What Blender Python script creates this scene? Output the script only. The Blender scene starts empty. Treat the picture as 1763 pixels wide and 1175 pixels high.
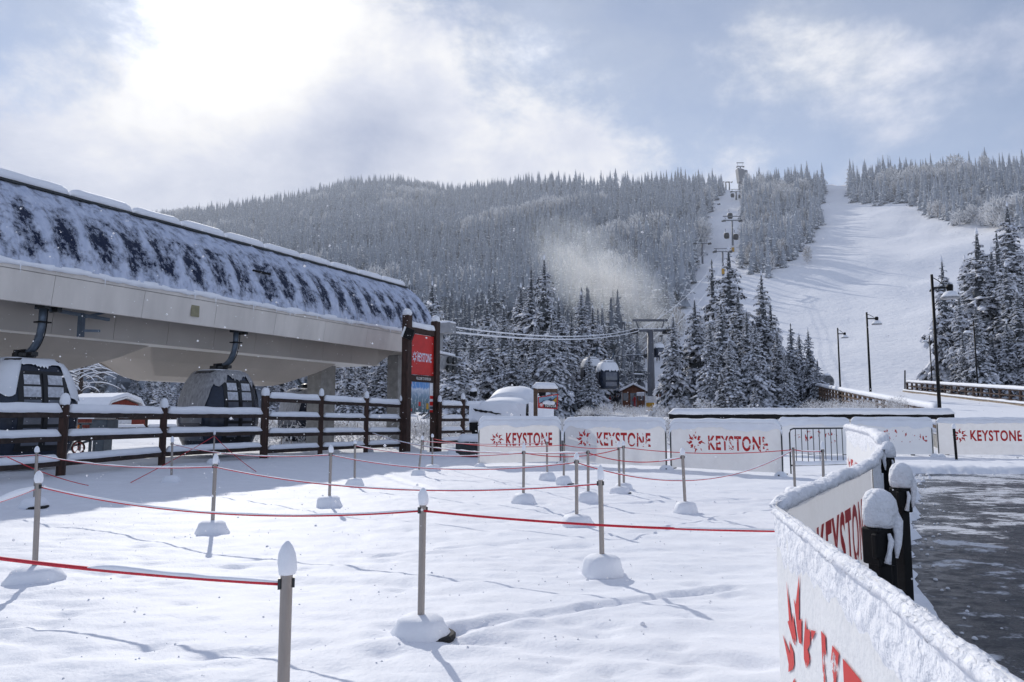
import bpy, bmesh, math, random
import numpy as np
from mathutils import Vector, Matrix
random.seed(7); rng = np.random.default_rng(11)
PI = math.pi
sc = bpy.context.scene
C = sc.collection
R_ = math.radians
# sky layout: (photo column, photo row, radius, weight)
HAZE = .00036
PLUME_D = .27
BLUE = [(1350, 90, .42, -.58), (780, 50, .17, -.62), (1000, 20, .12, -.40), (1130, 120, .12, -.42), (1700, 30, .16, -.25), (1010, 170, .06, -.2), (1640, 30, .14, -.16), (1420, 215, .09, -.16), (1620, 215, .12, -.14), (20, 5, .20, -1.1), (180, -10, .12, -.65),
        (410, 60, .22, .85), (90, 190, .18, .55), (300, 260, .26, .6), (600, 180, .14, .55), (800, 240, .16, .62), (1030, 240, .15, .42), (950, 85, .07, .48), (1290, 115, .09, .62), (1480, 105, .07, .62), (1300, 310, .34, .40), (1750, 165, .08, .45), (1590, 110, .07, .4)]
GLOW = [(430, -10, .19, .42), (420, 50, .31, .36), (160, 180, .22, .26), (780, 235, .18, .08), (1000, 230, .2, .12), (640, 225, .08, -.36), (530, 245, .09, -.32), (330, 330, .12, -.22), (60, 320, .14, -.22), (120, 90, .07, -.08), (1290, 110, .13, .20), (940, 80, .12, .20), (1250, 285, .35, .16), (1480, 105, .1, .15)]

# ---------------------------------------------------------------- measuring helpers (photo pixel -> world)
F = 1247.0; CX = 881.5; CY = 587.5; H = 1.6
PIT = math.atan(126.5 / F); cP, sP = math.cos(PIT), math.sin(PIT)
def ray(u, v):
    yc = (CY - v) / F
    return Vector(((u - CX) / F, cP - yc * sP, sP + yc * cP))
def at(u, v, Y):
    d = ray(u, v); k = Y / d.y
    return Vector((d.x * k, Y, H + d.z * k))
def gnd(u, v, z=0.0):
    d = ray(u, v); k = (z - H) / d.z
    return Vector((d.x * k, d.y * k, z))
def proj(X, Y, Z):
    Z = Z - H
    yy = Y * cP + Z * sP
    zz = -Y * sP + Z * cP
    return CX + F * X / yy, CY - F * zz / yy

# ---------------------------------------------------------------- noise
def _hash(ix, iy, seed):
    h = (ix.astype(np.int64) * 374761393 + iy.astype(np.int64) * 668265263 + seed * 974634777) & 0x7fffffff
    h = ((h ^ (h >> 13)) * 1274126177) & 0x7fffffff
    h = (h ^ (h >> 16)) & 0xffffff
    return h / float(0xffffff)
def vnoise(x, y, seed=0):
    x = np.asarray(x, float); y = np.asarray(y, float)
    ix = np.floor(x); iy = np.floor(y); fx = x - ix; fy = y - iy
    ix = ix.astype(np.int64); iy = iy.astype(np.int64)
    fx = fx * fx * (3 - 2 * fx); fy = fy * fy * (3 - 2 * fy)
    a = _hash(ix, iy, seed); b = _hash(ix + 1, iy, seed); c = _hash(ix, iy + 1, seed); d = _hash(ix + 1, iy + 1, seed)
    return (a * (1 - fx) + b * fx) * (1 - fy) + (c * (1 - fx) + d * fx) * fy
def fbm(x, y, seed=0, o=4):
    s = 0; a = 0.5; t = 0
    for i in range(o):
        s = s + a * vnoise(np.asarray(x) * 2 ** i, np.asarray(y) * 2 ** i, seed + i * 17); t += a; a *= .5
    return s / t
def n1(x, seed=0): return float(fbm(x, 0.37 + seed * 3.1, seed, 3))

# ---------------------------------------------------------------- materials
def newmat(name):
    m = bpy.data.materials.new(name); m.use_nodes = True
    nt = m.node_tree; b = nt.nodes['Principled BSDF']
    return m, nt, b
def nd(nt, t, **kw):
    n = nt.nodes.new(t)
    for k, v in kw.items():
        if k.startswith('_'): n.inputs[int(k[1:])].default_value = v
        else: setattr(n, k, v)
    return n
def noise_node(nt, scale, detail=4, coord='Object', rough=.55, vec=None, scl=None):
    tc = nd(nt, 'ShaderNodeTexCoord')
    n = nd(nt, 'ShaderNodeTexNoise'); n.inputs['Scale'].default_value = scale
    n.inputs['Detail'].default_value = detail; n.inputs['Roughness'].default_value = rough
    out = tc.outputs[coord]
    if scl:
        mp = nd(nt, 'ShaderNodeMapping'); mp.inputs['Scale'].default_value = scl
        nt.links.new(out, mp.inputs['Vector']); out = mp.outputs[0]
    nt.links.new(out, n.inputs['Vector'])
    return n
def ramp(nt, src, stops):
    r = nd(nt, 'ShaderNodeValToRGB'); e = r.color_ramp.elements
    while len(e) < len(stops): e.new(.5)
    for k, (p, c) in enumerate(stops):
        e[k].position = p; e[k].color = (c[0], c[1], c[2], 1) if len(c) == 3 else c
    nt.links.new(src, r.inputs[0]); return r
def bump(nt, b, src, strength=.3, dist=.02, prev=None):
    bp = nd(nt, 'ShaderNodeBump'); bp.inputs['Strength'].default_value = strength; bp.inputs['Distance'].default_value = dist
    nt.links.new(src, bp.inputs['Height'])
    if prev is not None: nt.links.new(prev.outputs[0], bp.inputs['Normal'])
    nt.links.new(bp.outputs[0], b.inputs['Normal']); return bp
def mat(name, col, rough=.6, metal=0., var=.12, scale=6., bmp=0., bscale=40., bdist=.01, spec=.5, scl=None, coord='Object'):
    m, nt, b = newmat(name)
    n = noise_node(nt, scale, 5, coord, scl=scl)
    lo = [max(0, c * (1 - var * 1.6)) for c in col]; hi = [min(1, c * (1 + var * 1.6)) for c in col]
    r = ramp(nt, n.outputs['Fac'], [(.25, lo), (.75, hi)])
    nt.links.new(r.outputs[0], b.inputs['Base Color'])
    b.inputs['Roughness'].default_value = rough; b.inputs['Metallic'].default_value = metal
    b.inputs['Specular IOR Level'].default_value = spec
    if bmp:
        n2 = noise_node(nt, bscale, 4, coord, scl=scl); bump(nt, b, n2.outputs['Fac'], bmp, bdist)
    return m
def snowmat(name, col=(.86, .88, .93), b1=(60, .35, .006), b2=(7, .3, .03), var=.03, rough=.65):
    m, nt, b = newmat(name)
    n = noise_node(nt, 3, 4)
    r = ramp(nt, n.outputs['Fac'], [(.3, [c * (1 - var) for c in col]), (.7, [min(.95, c * (1 + var)) for c in col])])
    nt.links.new(r.outputs[0], b.inputs['Base Color'])
    b.inputs['Roughness'].default_value = rough; b.inputs['Specular IOR Level'].default_value = .25
    p = None
    for (s, st, di) in (b2, b1):
        q = noise_node(nt, s, 5); p = bump(nt, b, q.outputs['Fac'], st, di, p)
    return m
M = {}
M['snow'] = snowmat('snow')
M['ground'] = snowmat('ground_snow', (.86, .875, .92), (26, .5, .012), (5, .35, .03))
M['snow_rough'] = snowmat('wind_packed_snow', (.87, .88, .92), (38, .8, .02), (9, .6, .04))
M['steel'] = mat('brushed_steel', (.33, .30, .28), .42, .75, .12, 14, .15, 120, .002, scl=(1, 1, .08))
M['dark_steel'] = mat('dark_steel', (.05, .055, .06), .45, .6, .2, 8)
M['black'] = mat('black_paint', (.007, .007, .008), .55, 0, .3, 12, .2, 60, .003, spec=.2)
M['rope'] = mat('red_webbing', (.58, .012, .03), .6, 0, .2, 60)
M['white_rope'] = mat('pale_rope', (.6, .55, .55), .7, 0, .15, 60)
M['wood'] = mat('stained_timber', (.040, .018, .012), .75, 0, .45, 5, .6, 30, .01, scl=(3, 3, .5))
M['wood_rail'] = mat('dark_timber_rail', (.035, .022, .018), .8, 0, .4, 6, .6, 30, .01)
M['wood_red'] = mat('weathered_brown_timber', (.10, .062, .042), .8, 0, .35, 4, .5, 30, .01)
M['fascia'] = mat('painted_metal_panel', (.68, .635, .585), .5, 0, .09, 1.3, .05, 8, .01, scl=(1, 1, .25))
M['soffit'] = mat('soffit_panel', (.78, .77, .75), .55, 0, .05, 1.0)
M['hull'] = mat('grey_hull_panel', (.43, .39, .35), .5, 0, .06, .8)
M['concrete'] = mat('concrete', (.28, .275, .265), .85, 0, .18, 3, .4, 30, .01)
M['groove'] = mat('dark_groove', (.07, .065, .06), .8)
M['cabin'] = mat('dark_blue_shell', (.022, .030, .050), .25, .2, .2, 4)
M['cabin_black'] = mat('cabin_black_trim', (.008, .009, .012), .35)
M['glass'] = mat('tinted_glass', (.13, .14, .17), .12, 0, .2, 2)
M['frost_glass'] = mat('snow_dusted_glass', (.55, .57, .62), .6, 0, .25, 9)
M['hanger'] = mat('galvanised_blue_grey', (.11, .14, .18), .45, .5, .15, 6)
M['galv'] = mat('galvanised_steel', (.30, .31, .33), .5, .3, .15, 2)
M['tower'] = mat('tower_grey', (.15, .16, .185), .6, .2, .12, .6)
M['yellow'] = mat('yellow_padding', (.55, .30, .03), .6, 0, .2, 2)
M['red_panel'] = mat('red_sign_face', (.55, .018, .015), .5, 0, .08, 3)
M['barn_red'] = mat('barn_red_boards', (.20, .035, .022), .8, 0, .25, 2, .4, 14, .02, scl=(6, 6, .6))
M['brick_brown'] = mat('brown_cladding', (.15, .065, .04), .85, 0, .3, 3)
M['white_paint'] = mat('white_paint', (.75, .75, .76), .6)
M['orange'] = mat('orange_plastic', (.7, .22, .03), .5)
M['red_plastic'] = mat('red_plastic', (.25, .03, .03), .5)
M['blue_grey'] = mat('blue_grey_machine', (.09, .12, .155), .5, .2, .15, 5)
M['cloth_dark'] = mat('dark_ski_clothing', (.02, .021, .026), .8)
M['cloth_red'] = mat('red_jacket', (.35, .03, .03), .8)
M['skin'] = mat('skin', (.45, .27, .2), .6)
M['tyre'] = mat('black_rubber', (.012, .012, .013), .8)
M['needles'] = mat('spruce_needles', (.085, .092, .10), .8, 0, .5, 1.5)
M['needles_far'] = mat('hazed_rime_needles', (.35, .38, .43), .9, 0, .45, .08)  # pale blue-grey holds distance haze in the colour, besides real frost
M['needles_mid'] = mat('hazed_frost_needles', (.18, .195, .22), .9, 0, .5, .1)  # paler than the near needles: frost plus some haze put into the colour
M['tree_snow'] = snowmat('branch_snow', (.79, .81, .87), (9, .5, .08), (2, .3, .1), .06)
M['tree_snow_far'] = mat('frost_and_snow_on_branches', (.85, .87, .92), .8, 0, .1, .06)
M['bark'] = mat('bark', (.06, .045, .038), .9, 0, .3, 3)
M['thin_snow'] = mat('thin_snow_film', (.36, .36, .375), .7, 0, .28, 5, .4, 30, .01, scl=(3, 3, .5))
M['frost_twig'] = mat('frosted_twigs', (.80, .80, .83), .85, 0, .25, .8)
M['brown_twig'] = mat('brown_twigs', (.24, .20, .18), .9, 0, .3, 2)
M['map_white'] = mat('map_white', (.75, .76, .8), .5)
M['sign_black'] = mat('sign_black', (.012, .011, .012), .5)
M['letter_white'] = mat('letter_white', (.8, .8, .8), .5)
M['letter_cream'] = mat('pale_blue_lettering', (.66, .68, .80), .5)

def fabric_mat(name, snow_amt):
    """white mesh banner with snow plastered on the upper part and in patches"""
    m, nt, b = newmat(name)
    n = noise_node(nt, 3.5, 6, rough=.65)
    r = ramp(nt, n.outputs['Fac'], [(.3, (.70 + .16 * (snow_amt > .5), .68 + .18 * (snow_amt > .5), .67 + .19 * (snow_amt > .5))), (.7, (.83 + .06 * (snow_amt > .5), .82 + .07 * (snow_amt > .5), .815 + .075 * (snow_amt > .5)))])
    nt.links.new(r.outputs[0], b.inputs['Base Color'])
    b.inputs['Roughness'].default_value = .6
    n2 = noise_node(nt, 5, 5); p = bump(nt, b, n2.outputs['Fac'], .35, .03)
    n3 = noise_node(nt, 45, 4); bump(nt, b, n3.outputs['Fac'], .15 + .3 * snow_amt, .01, p)
    tr = nd(nt, 'ShaderNodeBsdfTranslucent'); tr.inputs[0].default_value = (.8, .79, .79, 1)
    mx = nd(nt, 'ShaderNodeMixShader'); mx.inputs[0].default_value = .12 if snow_amt > .5 else .34
    out = nt.nodes['Material Output']
    nt.links.new(b.outputs[0], mx.inputs[1]); nt.links.new(tr.outputs[0], mx.inputs[2]); nt.links.new(mx.outputs[0], out.inputs[0])
    return m
def print_mat(name, thr, col=(.50, .012, .014), scale=5.0):
    """red print partly hidden by snow stuck on the fabric; thr = share that stays red"""
    m, nt, b = newmat(name)
    n = noise_node(nt, scale, 6, rough=.6)
    r = ramp(nt, n.outputs['Fac'], [(thr, (0, 0, 0)), (min(.99, thr + .03), (1, 1, 1))])
    b.inputs['Base Color'].default_value = (*col, 1); b.inputs['Roughness'].default_value = .6
    tr = nd(nt, 'ShaderNodeBsdfTransparent'); mx = nd(nt, 'ShaderNodeMixShader'); nt.links.new(r.outputs[0], mx.inputs[0])
    nt.links.new(b.outputs[0], mx.inputs[1]); nt.links.new(tr.outputs[0], mx.inputs[2]); nt.links.new(mx.outputs[0], nt.nodes['Material Output'].inputs[0])
    return m
M['fabric'] = fabric_mat('banner_fabric', .2)
M['fabric_snowy'] = fabric_mat('snow_plastered_banner_fabric', 1.)
M['print_clear'] = print_mat('red_print', .61)
M['print_mid'] = print_mat('red_print_with_snow', .53, scale=4)
M['print_near'] = print_mat('red_print_with_snow_crust', .56, (.60, .022, .016), 9)
M['print_heavy'] = print_mat('red_print_snowed_over', .44, scale=4)

def roof_mat():
    m, nt, b = newmat('snow_swept_blue_roof')
    uv = nd(nt, 'ShaderNodeUVMap')
    sep = nd(nt, 'ShaderNodeSeparateXYZ'); nt.links.new(uv.outputs[0], sep.inputs[0])
    mp = nd(nt, 'ShaderNodeMapping'); mp.inputs['Scale'].default_value = (2.0, 4.2, 1); nt.links.new(uv.outputs[0], mp.inputs[0])
    n = nd(nt, 'ShaderNodeTexNoise'); n.inputs['Scale'].default_value = 1.5; n.inputs['Detail'].default_value = 10; n.inputs['Roughness'].default_value = .76
    nt.links.new(mp.outputs[0], n.inputs['Vector'])
    # bare patch window in v (0 eave .. 1 crest)
    v = nd(nt, 'ShaderNodeValToRGB'); e = v.color_ramp.elements
    for k, (p, c) in enumerate([(0.04, 0), (.14, .75), (.30, 1.), (.52, .85), (.74, .05)]):
        if k >= 2: e.new(p)
        e[k].position = p; e[k].color = (c, c, c, 1)
    nt.links.new(sep.outputs[1], v.inputs[0])
    # snow banked at each seam: distance in u from the bay centre
    fr = nd(nt, 'ShaderNodeMath', operation='FRACT'); nt.links.new(sep.outputs[0], fr.inputs[0])
    sb = nd(nt, 'ShaderNodeMath', operation='SUBTRACT'); sb.inputs[1].default_value = .56; nt.links.new(fr.outputs[0], sb.inputs[0])
    ab = nd(nt, 'ShaderNodeMath', operation='ABSOLUTE'); nt.links.new(sb.outputs[0], ab.inputs[0])
    bay = ramp(nt, ab.outputs[0], [(.16, (1, 1, 1)), (.46, (.1, .1, .1))])
    # slow variation from bay to bay
    n2 = nd(nt, 'ShaderNodeTexNoise'); n2.inputs['Scale'].default_value = .55; n2.inputs['Detail'].default_value = 2
    nt.links.new(uv.outputs[0], n2.inputs['Vector'])
    m1 = nd(nt, 'ShaderNodeMath', operation='MULTIPLY'); nt.links.new(v.outputs[0], m1.inputs[0]); nt.links.new(bay.outputs[0], m1.inputs[1])
    m2 = nd(nt, 'ShaderNodeMath', operation='MULTIPLY_ADD'); nt.links.new(m1.outputs[0], m2.inputs[0]); m2.inputs[1].default_value = .38; n4 = nd(nt, 'ShaderNodeMath', operation='MULTIPLY_ADD'); nt.links.new(n.outputs['Fac'], n4.inputs[0]); n4.inputs[1].default_value = 2.5; n4.inputs[2].default_value = -.90; nt.links.new(n4.outputs[0], m2.inputs[2])
    m3 = nd(nt, 'ShaderNodeMath', operation='MULTIPLY_ADD'); nt.links.new(n2.outputs['Fac'], m3.inputs[0]); m3.inputs[1].default_value = .25; nt.links.new(m2.outputs[0], m3.inputs[2])
    bare = ramp(nt, m3.outputs[0], [(.50, (0, 0, 0)), (.67, (.36, .36, .36)), (.76, (.58, .58, .58)), (.85, (1, 1, 1))])
    n3 = nd(nt, 'ShaderNodeTexNoise'); n3.inputs['Scale'].default_value = 9; n3.inputs['Detail'].default_value = 6
    nt.links.new(uv.outputs[0], n3.inputs['Vector'])
    sn = ramp(nt, n3.outputs['Fac'], [(.3, (.44, .50, .65)), (.7, (.62, .67, .80))])  # roof snow darker and bluer: skylit shade put into its colour
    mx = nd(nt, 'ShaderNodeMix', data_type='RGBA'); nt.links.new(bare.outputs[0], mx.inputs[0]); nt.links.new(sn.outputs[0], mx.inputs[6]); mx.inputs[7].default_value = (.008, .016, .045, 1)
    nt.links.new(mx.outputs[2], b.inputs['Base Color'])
    inv = nd(nt, 'ShaderNodeMath', operation='MULTIPLY_ADD'); nt.links.new(bare.outputs[0], inv.inputs[0]); inv.inputs[1].default_value = -.2; inv.inputs[2].default_value = .65; b.inputs['Specular IOR Level'].default_value = .22
    nt.links.new(inv.outputs[0], b.inputs['Roughness'])
    hb = nd(nt, 'ShaderNodeMath', operation='MULTIPLY_ADD'); nt.links.new(bare.outputs[0], hb.inputs[0]); hb.inputs[1].default_value = -1.; nt.links.new(n3.outputs['Fac'], hb.inputs[2])
    bump(nt, b, hb.outputs[0], .6, .05)
    return m
M['roof'] = roof_mat()

def road_mat():
    m, nt, b = newmat('wet_asphalt_with_slush')
    n = noise_node(nt, .55, 10, rough=.70, scl=(.8, 1.2, 1)); n2 = noise_node(nt, 5, 8, scl=(.9, 1.1, 1), rough=.70); n3 = noise_node(nt, 90, 3)
    col = ramp(nt, n2.outputs['Fac'], [(.3, (.004, .005, .009)), (.55, (.010, .012, .018)), (.75, (.028, .03, .038))])
    ad = nd(nt, 'ShaderNodeMath', operation='MULTIPLY_ADD'); nt.links.new(n2.outputs['Fac'], ad.inputs[0]); ad.inputs[1].default_value = .35; nt.links.new(n.outputs['Fac'], ad.inputs[2])
    sxy = nd(nt, 'ShaderNodeSeparateXYZ'); tcr = nd(nt, 'ShaderNodeTexCoord'); nt.links.new(tcr.outputs['Object'], sxy.inputs[0])
    gy = nd(nt, 'ShaderNodeMath', operation='MULTIPLY_ADD'); nt.links.new(sxy.outputs[1], gy.inputs[0]); gy.inputs[1].default_value = .009; nt.links.new(ad.outputs[0], gy.inputs[2])
    b.inputs['Specular IOR Level'].default_value = .16
    sl = ramp(nt, gy.outputs[0], [(.805, (0, 0, 0)), (.85, (.85, .85, .85))])
    mx = nd(nt, 'ShaderNodeMix', data_type='RGBA'); nt.links.new(sl.outputs[0], mx.inputs[0]); nt.links.new(col.outputs[0], mx.inputs[6]); mx.inputs[7].default_value = (.70, .72, .77, 1)
    nt.links.new(mx.outputs[2], b.inputs['Base Color'])
    rg = ramp(nt, n2.outputs['Fac'], [(.38, (.10, .10, .10)), (.66, (.55, .55, .55))]); nt.links.new(rg.outputs[0], b.inputs['Roughness'])
    p = bump(nt, b, ad.outputs[0], .5, .03); bump(nt, b, n3.outputs['Fac'], .25, .004, p)
    return m
M['road'] = road_mat()

def hill_mat():
    m, nt, b = newmat('snowy_hillside')
    n = noise_node(nt, .05, 7, rough=.6, scl=(.6, 1.6, 1)); n2 = noise_node(nt, .5, 6, rough=.65)
    c = ramp(nt, n.outputs['Fac'], [(.3, (.84, .855, .90)), (.7, (.92, .925, .95))])
    g = ramp(nt, n2.outputs['Fac'], [(.62, (0, 0, 0)), (.78, (.35, .35, .35))])
    mx = nd(nt, 'ShaderNodeMix', data_type='RGBA'); nt.links.new(g.outputs[0], mx.inputs[0]); nt.links.new(c.outputs[0], mx.inputs[6]); mx.inputs[7].default_value = (.42, .39, .40, 1)
    nt.links.new(mx.outputs[2], b.inputs['Base Color']); b.inputs['Roughness'].default_value = .8; b.inputs['Specular IOR Level'].default_value = .1
    p = bump(nt, b, n2.outputs['Fac'], .55, .7); 
    return m
M['hill'] = hill_mat()

# ---------------------------------------------------------------- mesh builder
class MB:
    def __init__(s): s.v = []; s.f = []; s.m = []; s.uv = None
    def add(s, vs, fs, mi=0):
        o = len(s.v); s.v.extend([tuple(p) for p in vs])
        for f in fs: s.f.append(tuple(i + o for i in f)); s.m.append(mi)
        return s
    def box(s, x0, x1, y0, y1, z0, z1, mi=0):
        return s.hexa([(x0, y0, z0), (x1, y0, z0), (x1, y1, z0), (x0, y1, z0), (x0, y0, z1), (x1, y0, z1), (x1, y1, z1), (x0, y1, z1)], mi)
    def hexa(s, p, mi=0):
        return s.add(p, [(3, 2, 1, 0), (4, 5, 6, 7), (0, 1, 5, 4), (1, 2, 6, 5), (2, 3, 7, 6), (3, 0, 4, 7)], mi)
    def obox(s, c, ux, uy, uz, hx, hy, hz, mi=0):
        c, ux, uy, uz = Vector(c), Vector(ux).normalized(), Vector(uy).normalized(), Vector(uz).normalized()
        P = [c + ux * a * hx + uy * b_ * hy + uz * d * hz for d in (-1, 1) for (a, b_) in ((-1, -1), (1, -1), (1, 1), (-1, 1))]
        return s.hexa(P, mi)
    def bar(s, a, b, w, h, mi=0, up=(0, 0, 1)):
        a, b = Vector(a), Vector(b); d = (b - a).normalized(); up = Vector(up)
        sd = d.cross(up); sd = sd.normalized() if sd.length > 1e-5 else Vector((1, 0, 0))
        u2 = sd.cross(d).normalized()
        return s.obox((a + b) / 2, d, sd, u2, (b - a).length / 2, w / 2, h / 2, mi)
    def tube(s, pts, r, seg=8, mi=0, cap=True):
        pts = [Vector(p) for p in pts]; n = len(pts); vs = []; fs = []
        rr = r if isinstance(r, (list, tuple)) else [r] * n
        for i, p in enumerate(pts):
            d = (pts[min(i + 1, n - 1)] - pts[max(i - 1, 0)]).normalized()
            up = Vector((0, 0, 1)) if abs(d.z) < .95 else Vector((1, 0, 0))
            a = d.cross(up).normalized(); b = a.cross(d).normalized()
            for k in range(seg):
                t = 2 * PI * k / seg; vs.append(p + (a * math.cos(t) + b * math.sin(t)) * rr[i])
        for i in range(n - 1):
            for k in range(seg):
                k2 = (k + 1) % seg; fs.append((i * seg + k, i * seg + k2, (i + 1) * seg + k2, (i + 1) * seg + k))
        if cap: fs.append(tuple(range(seg - 1, -1, -1))); fs.append(tuple((n - 1) * seg + k for k in range(seg)))
        return s.add(vs, fs, mi)
    def lathe(s, prof, seg=16, c=(0, 0, 0), mi=0, nz=0., seed=0, sq=1., ex=(1, 1)):
        vs = []; fs = []; n = len(prof)
        for i, (r, z) in enumerate(prof):
            for k in range(seg):
                t = 2 * PI * k / seg
                q = 1.0
                if nz: q += nz * (float(fbm(3 + 1.3 * math.cos(t) + seed * 7.7, 3 + 1.3 * math.sin(t) + z * 9, seed, 3)) - .5) * 2
                vs.append((c[0] + r * q * math.cos(t) * ex[0], c[1] + r * q * math.sin(t) * ex[1], c[2] + z))
        for i in range(n - 1):
            for k in range(seg):
                k2 = (k + 1) % seg; fs.append((i * seg + k, i * seg + k2, (i + 1) * seg + k2, (i + 1) * seg + k))
        if prof[0][0] > 1e-4: fs.append(tuple(range(seg - 1, -1, -1)))
        if prof[-1][0] > 1e-4: fs.append(tuple((n - 1) * seg + k for k in range(seg)))
        return s.add(vs, fs, mi)
    def strip(s, pts, w, h, mi=0, step=.12, nz=.35, seed=0, lip=.25, nf=1.3, side=None, ends=.12, grain=0.):
        """bank of lying snow swept along a path: half-oval section, lumpy"""
        pts = [Vector(p) for p in pts]
        L = [0]
        for a, b in zip(pts, pts[1:]): L.append(L[-1] + (b - a).length)
        n = max(3, int(L[-1] / step) + 1); vs = []; fs = []; K = 14 if grain else 8
        for i in range(n):
            l = L[-1] * i / (n - 1)
            j = max(k for k in range(len(L)) if L[k] <= l + 1e-9); j = min(j, len(pts) - 2)
            t = (l - L[j]) / max(1e-9, L[j + 1] - L[j]); p = pts[j].lerp(pts[j + 1], t)
            d = (pts[j + 1] - pts[j]); d.z = 0; d = d.normalized() if d.length > 1e-6 else Vector((1, 0, 0))
            sd = Vector((d.y, -d.x, 0))
            e = min(1., (min(l, L[-1] - l) / ends + .02)) if ends else 1; e = math.sqrt(max(.02, 1 - (1 - e) ** 2))
            hh = h * e * (1 + nz * 2 * (n1(l * nf + seed * 13.7, seed) - .5)); ww = w / 2 * (.6 + .4 * e) * (1 + nz * (n1(l * nf * 1.7 + 50 + seed * 5.1, seed + 3) - .5))
            for k in range(K + 1):
                a = PI * k / K
                x = math.cos(a) * ww * (1 + .10 * math.sin(a)); z = math.sin(a) ** .7 * hh
                if k in (0, K): z = -lip * h * (n1(l * 2.3 + k * 9 + seed, seed + k) ) * e
                if grain:
                    gq = grain * (float(fbm(l * 26 + seed, k * .9 + seed * 3, seed + 5, 4)) - .5) * 2 + grain * .8 * (float(fbm(l * 90, k * 1.7, seed + 6, 2)) - .5)
                    x += math.cos(a) * gq; z += math.sin(a) * gq
                vs.append(p + sd * x + Vector((0, 0, z + .015 * h * (n1(l * 9 + k * 3.3, 5) - .5))))
        m = K + 1
        for i in range(n - 1):
            for k in range(K): fs.append((i * m + k, (i + 1) * m + k, (i + 1) * m + k + 1, i * m + k + 1))
            fs.append((i * m, i * m + K, (i + 1) * m + K, (i + 1) * m))
        fs.append(tuple(range(m))); fs.append(tuple((n - 1) * m + k for k in range(m - 1, -1, -1)))
        return s.add(vs, fs, mi)
    def poly(s, P, mi=0): return s.add(P, [tuple(range(len(P)))], mi)
    def build(s, name, mats, parent=None, smooth=False, world=True, bevel=0):
        """world=True: vertices are world coordinates and the parent sits unrotated at parent.location"""
        me = bpy.data.meshes.new(name)
        off = parent.location if (parent is not None and world) else Vector((0, 0, 0))
        if parent is not None and world and parent.parent is not None:
            q = parent
            off = Vector((0, 0, 0))
            while q is not None: off = off + q.location; q = q.parent
        vs = [(p[0] - off[0], p[1] - off[1], p[2] - off[2]) for p in s.v]
        me.from_pydata(vs, [], s.f)
        if not isinstance(mats, (list, tuple)): mats = [mats]
        for m in mats: me.materials.append(m)
        if len(mats) > 1: me.polygons.foreach_set('material_index', s.m)
        if s.uv is not None:
            ul = me.uv_layers.new(name='UVMap')
            li = np.empty(len(me.loops), int); me.loops.foreach_get('vertex_index', li)
            ul.data.foreach_set('uv', np.asarray(s.uv, float)[li].ravel())
        if smooth: me.polygons.foreach_set('use_smooth', [True] * len(me.polygons))
        me.update()
        o = bpy.data.objects.new(name, me); C.objects.link(o)
        if parent is not None: o.parent = parent
        if bevel:
            bv = o.modifiers.new('bevel', 'BEVEL'); bv.width = bevel; bv.segments = 2; bv.limit_method = 'ANGLE'
        return o
def tag(o, label=None, cat=None, group=None, kind=None):
    if label: o['label'] = label
    if cat: o['category'] = cat
    if group: o['group'] = group
    if kind: o['kind'] = kind
    return o
def thing(name, label, cat, loc=(0, 0, 0), rotz=0., group=None):
    o = bpy.data.objects.new(name, None); C.objects.link(o); o.empty_display_size = .1
    o.location = loc; o.rotation_euler = (0, 0, rotz)
    return tag(o, label, cat, group)
def dup(root, loc, rotz=0., label=None, group=None, scale=None):
    def cp(o, par):
        c = o.copy(); C.objects.link(c); c.parent = par
        for ch in list(o.children): cp(ch, c)
        return c
    r = cp(root, None); r.location = loc; r.rotation_euler = (0, 0, rotz)
    if scale is not None: r.scale = (scale,) * 3 if not isinstance(scale, tuple) else scale
    if label: r['label'] = label
    if group: r['group'] = group
    return r
def sag(a, b, drop, n=16):
    a, b = Vector(a), Vector(b)
    return [a.lerp(b, i / n) + Vector((0, 0, -drop * 4 * (i / n) * (1 - i / n))) for i in range(n + 1)]

# ---------------------------------------------------------------- lettering
_tc = {}
def text2d(s, bold=.030):
    """filled letters as a triangulated flat mesh, scaled so that x runs 0..1 and y runs 0..1"""
    if (s, bold) in _tc: return _tc[(s, bold)]
    cu = bpy.data.curves.new('lettering', 'FONT'); cu.body = s; cu.size = 1; cu.offset = bold; cu.space_character = 1.12; cu.resolution_u = 4
    o = bpy.data.objects.new('lettering', cu); C.objects.link(o)
    dg = bpy.context.evaluated_depsgraph_get(); dg.update()
    me = o.evaluated_get(dg).to_mesh()
    bm = bmesh.new(); bm.from_mesh(me)
    bmesh.ops.triangulate(bm, faces=bm.faces[:])
    bm.verts.ensure_lookup_table()
    V = np.array([(v.co.x, v.co.y) for v in bm.verts]); Fc = [tuple(v.index for v in f.verts) for f in bm.faces]
    bm.free(); o.evaluated_get(dg).to_mesh_clear()
    C.objects.unlink(o); bpy.data.objects.remove(o); bpy.data.curves.remove(cu)
    V = (V - V.min(0)) / (V.max(0) - V.min(0))
    _tc[(s, bold)] = (V, Fc); return V, Fc
def subdiv2d(V, Fc, maxlen, sx, sy):
    bm = bmesh.new(); vs = [bm.verts.new((p[0] * sx, p[1] * sy, 0)) for p in V]
    for f in Fc:
        try: bm.faces.new([vs[i] for i in f])
        except ValueError: pass
    for _ in range(5):
        es = [e for e in bm.edges if e.calc_length() > maxlen]
        if not es: break
        bmesh.ops.subdivide_edges(bm, edges=es, cuts=1)
        bmesh.ops.triangulate(bm, faces=bm.faces[:])
    bm.verts.ensure_lookup_table(); bm.verts.index_update()
    V2 = [(v.co.x, v.co.y) for v in bm.verts]; F2 = [tuple(v.index for v in f.verts) for f in bm.faces]
    bm.free(); return V2, F2
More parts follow.
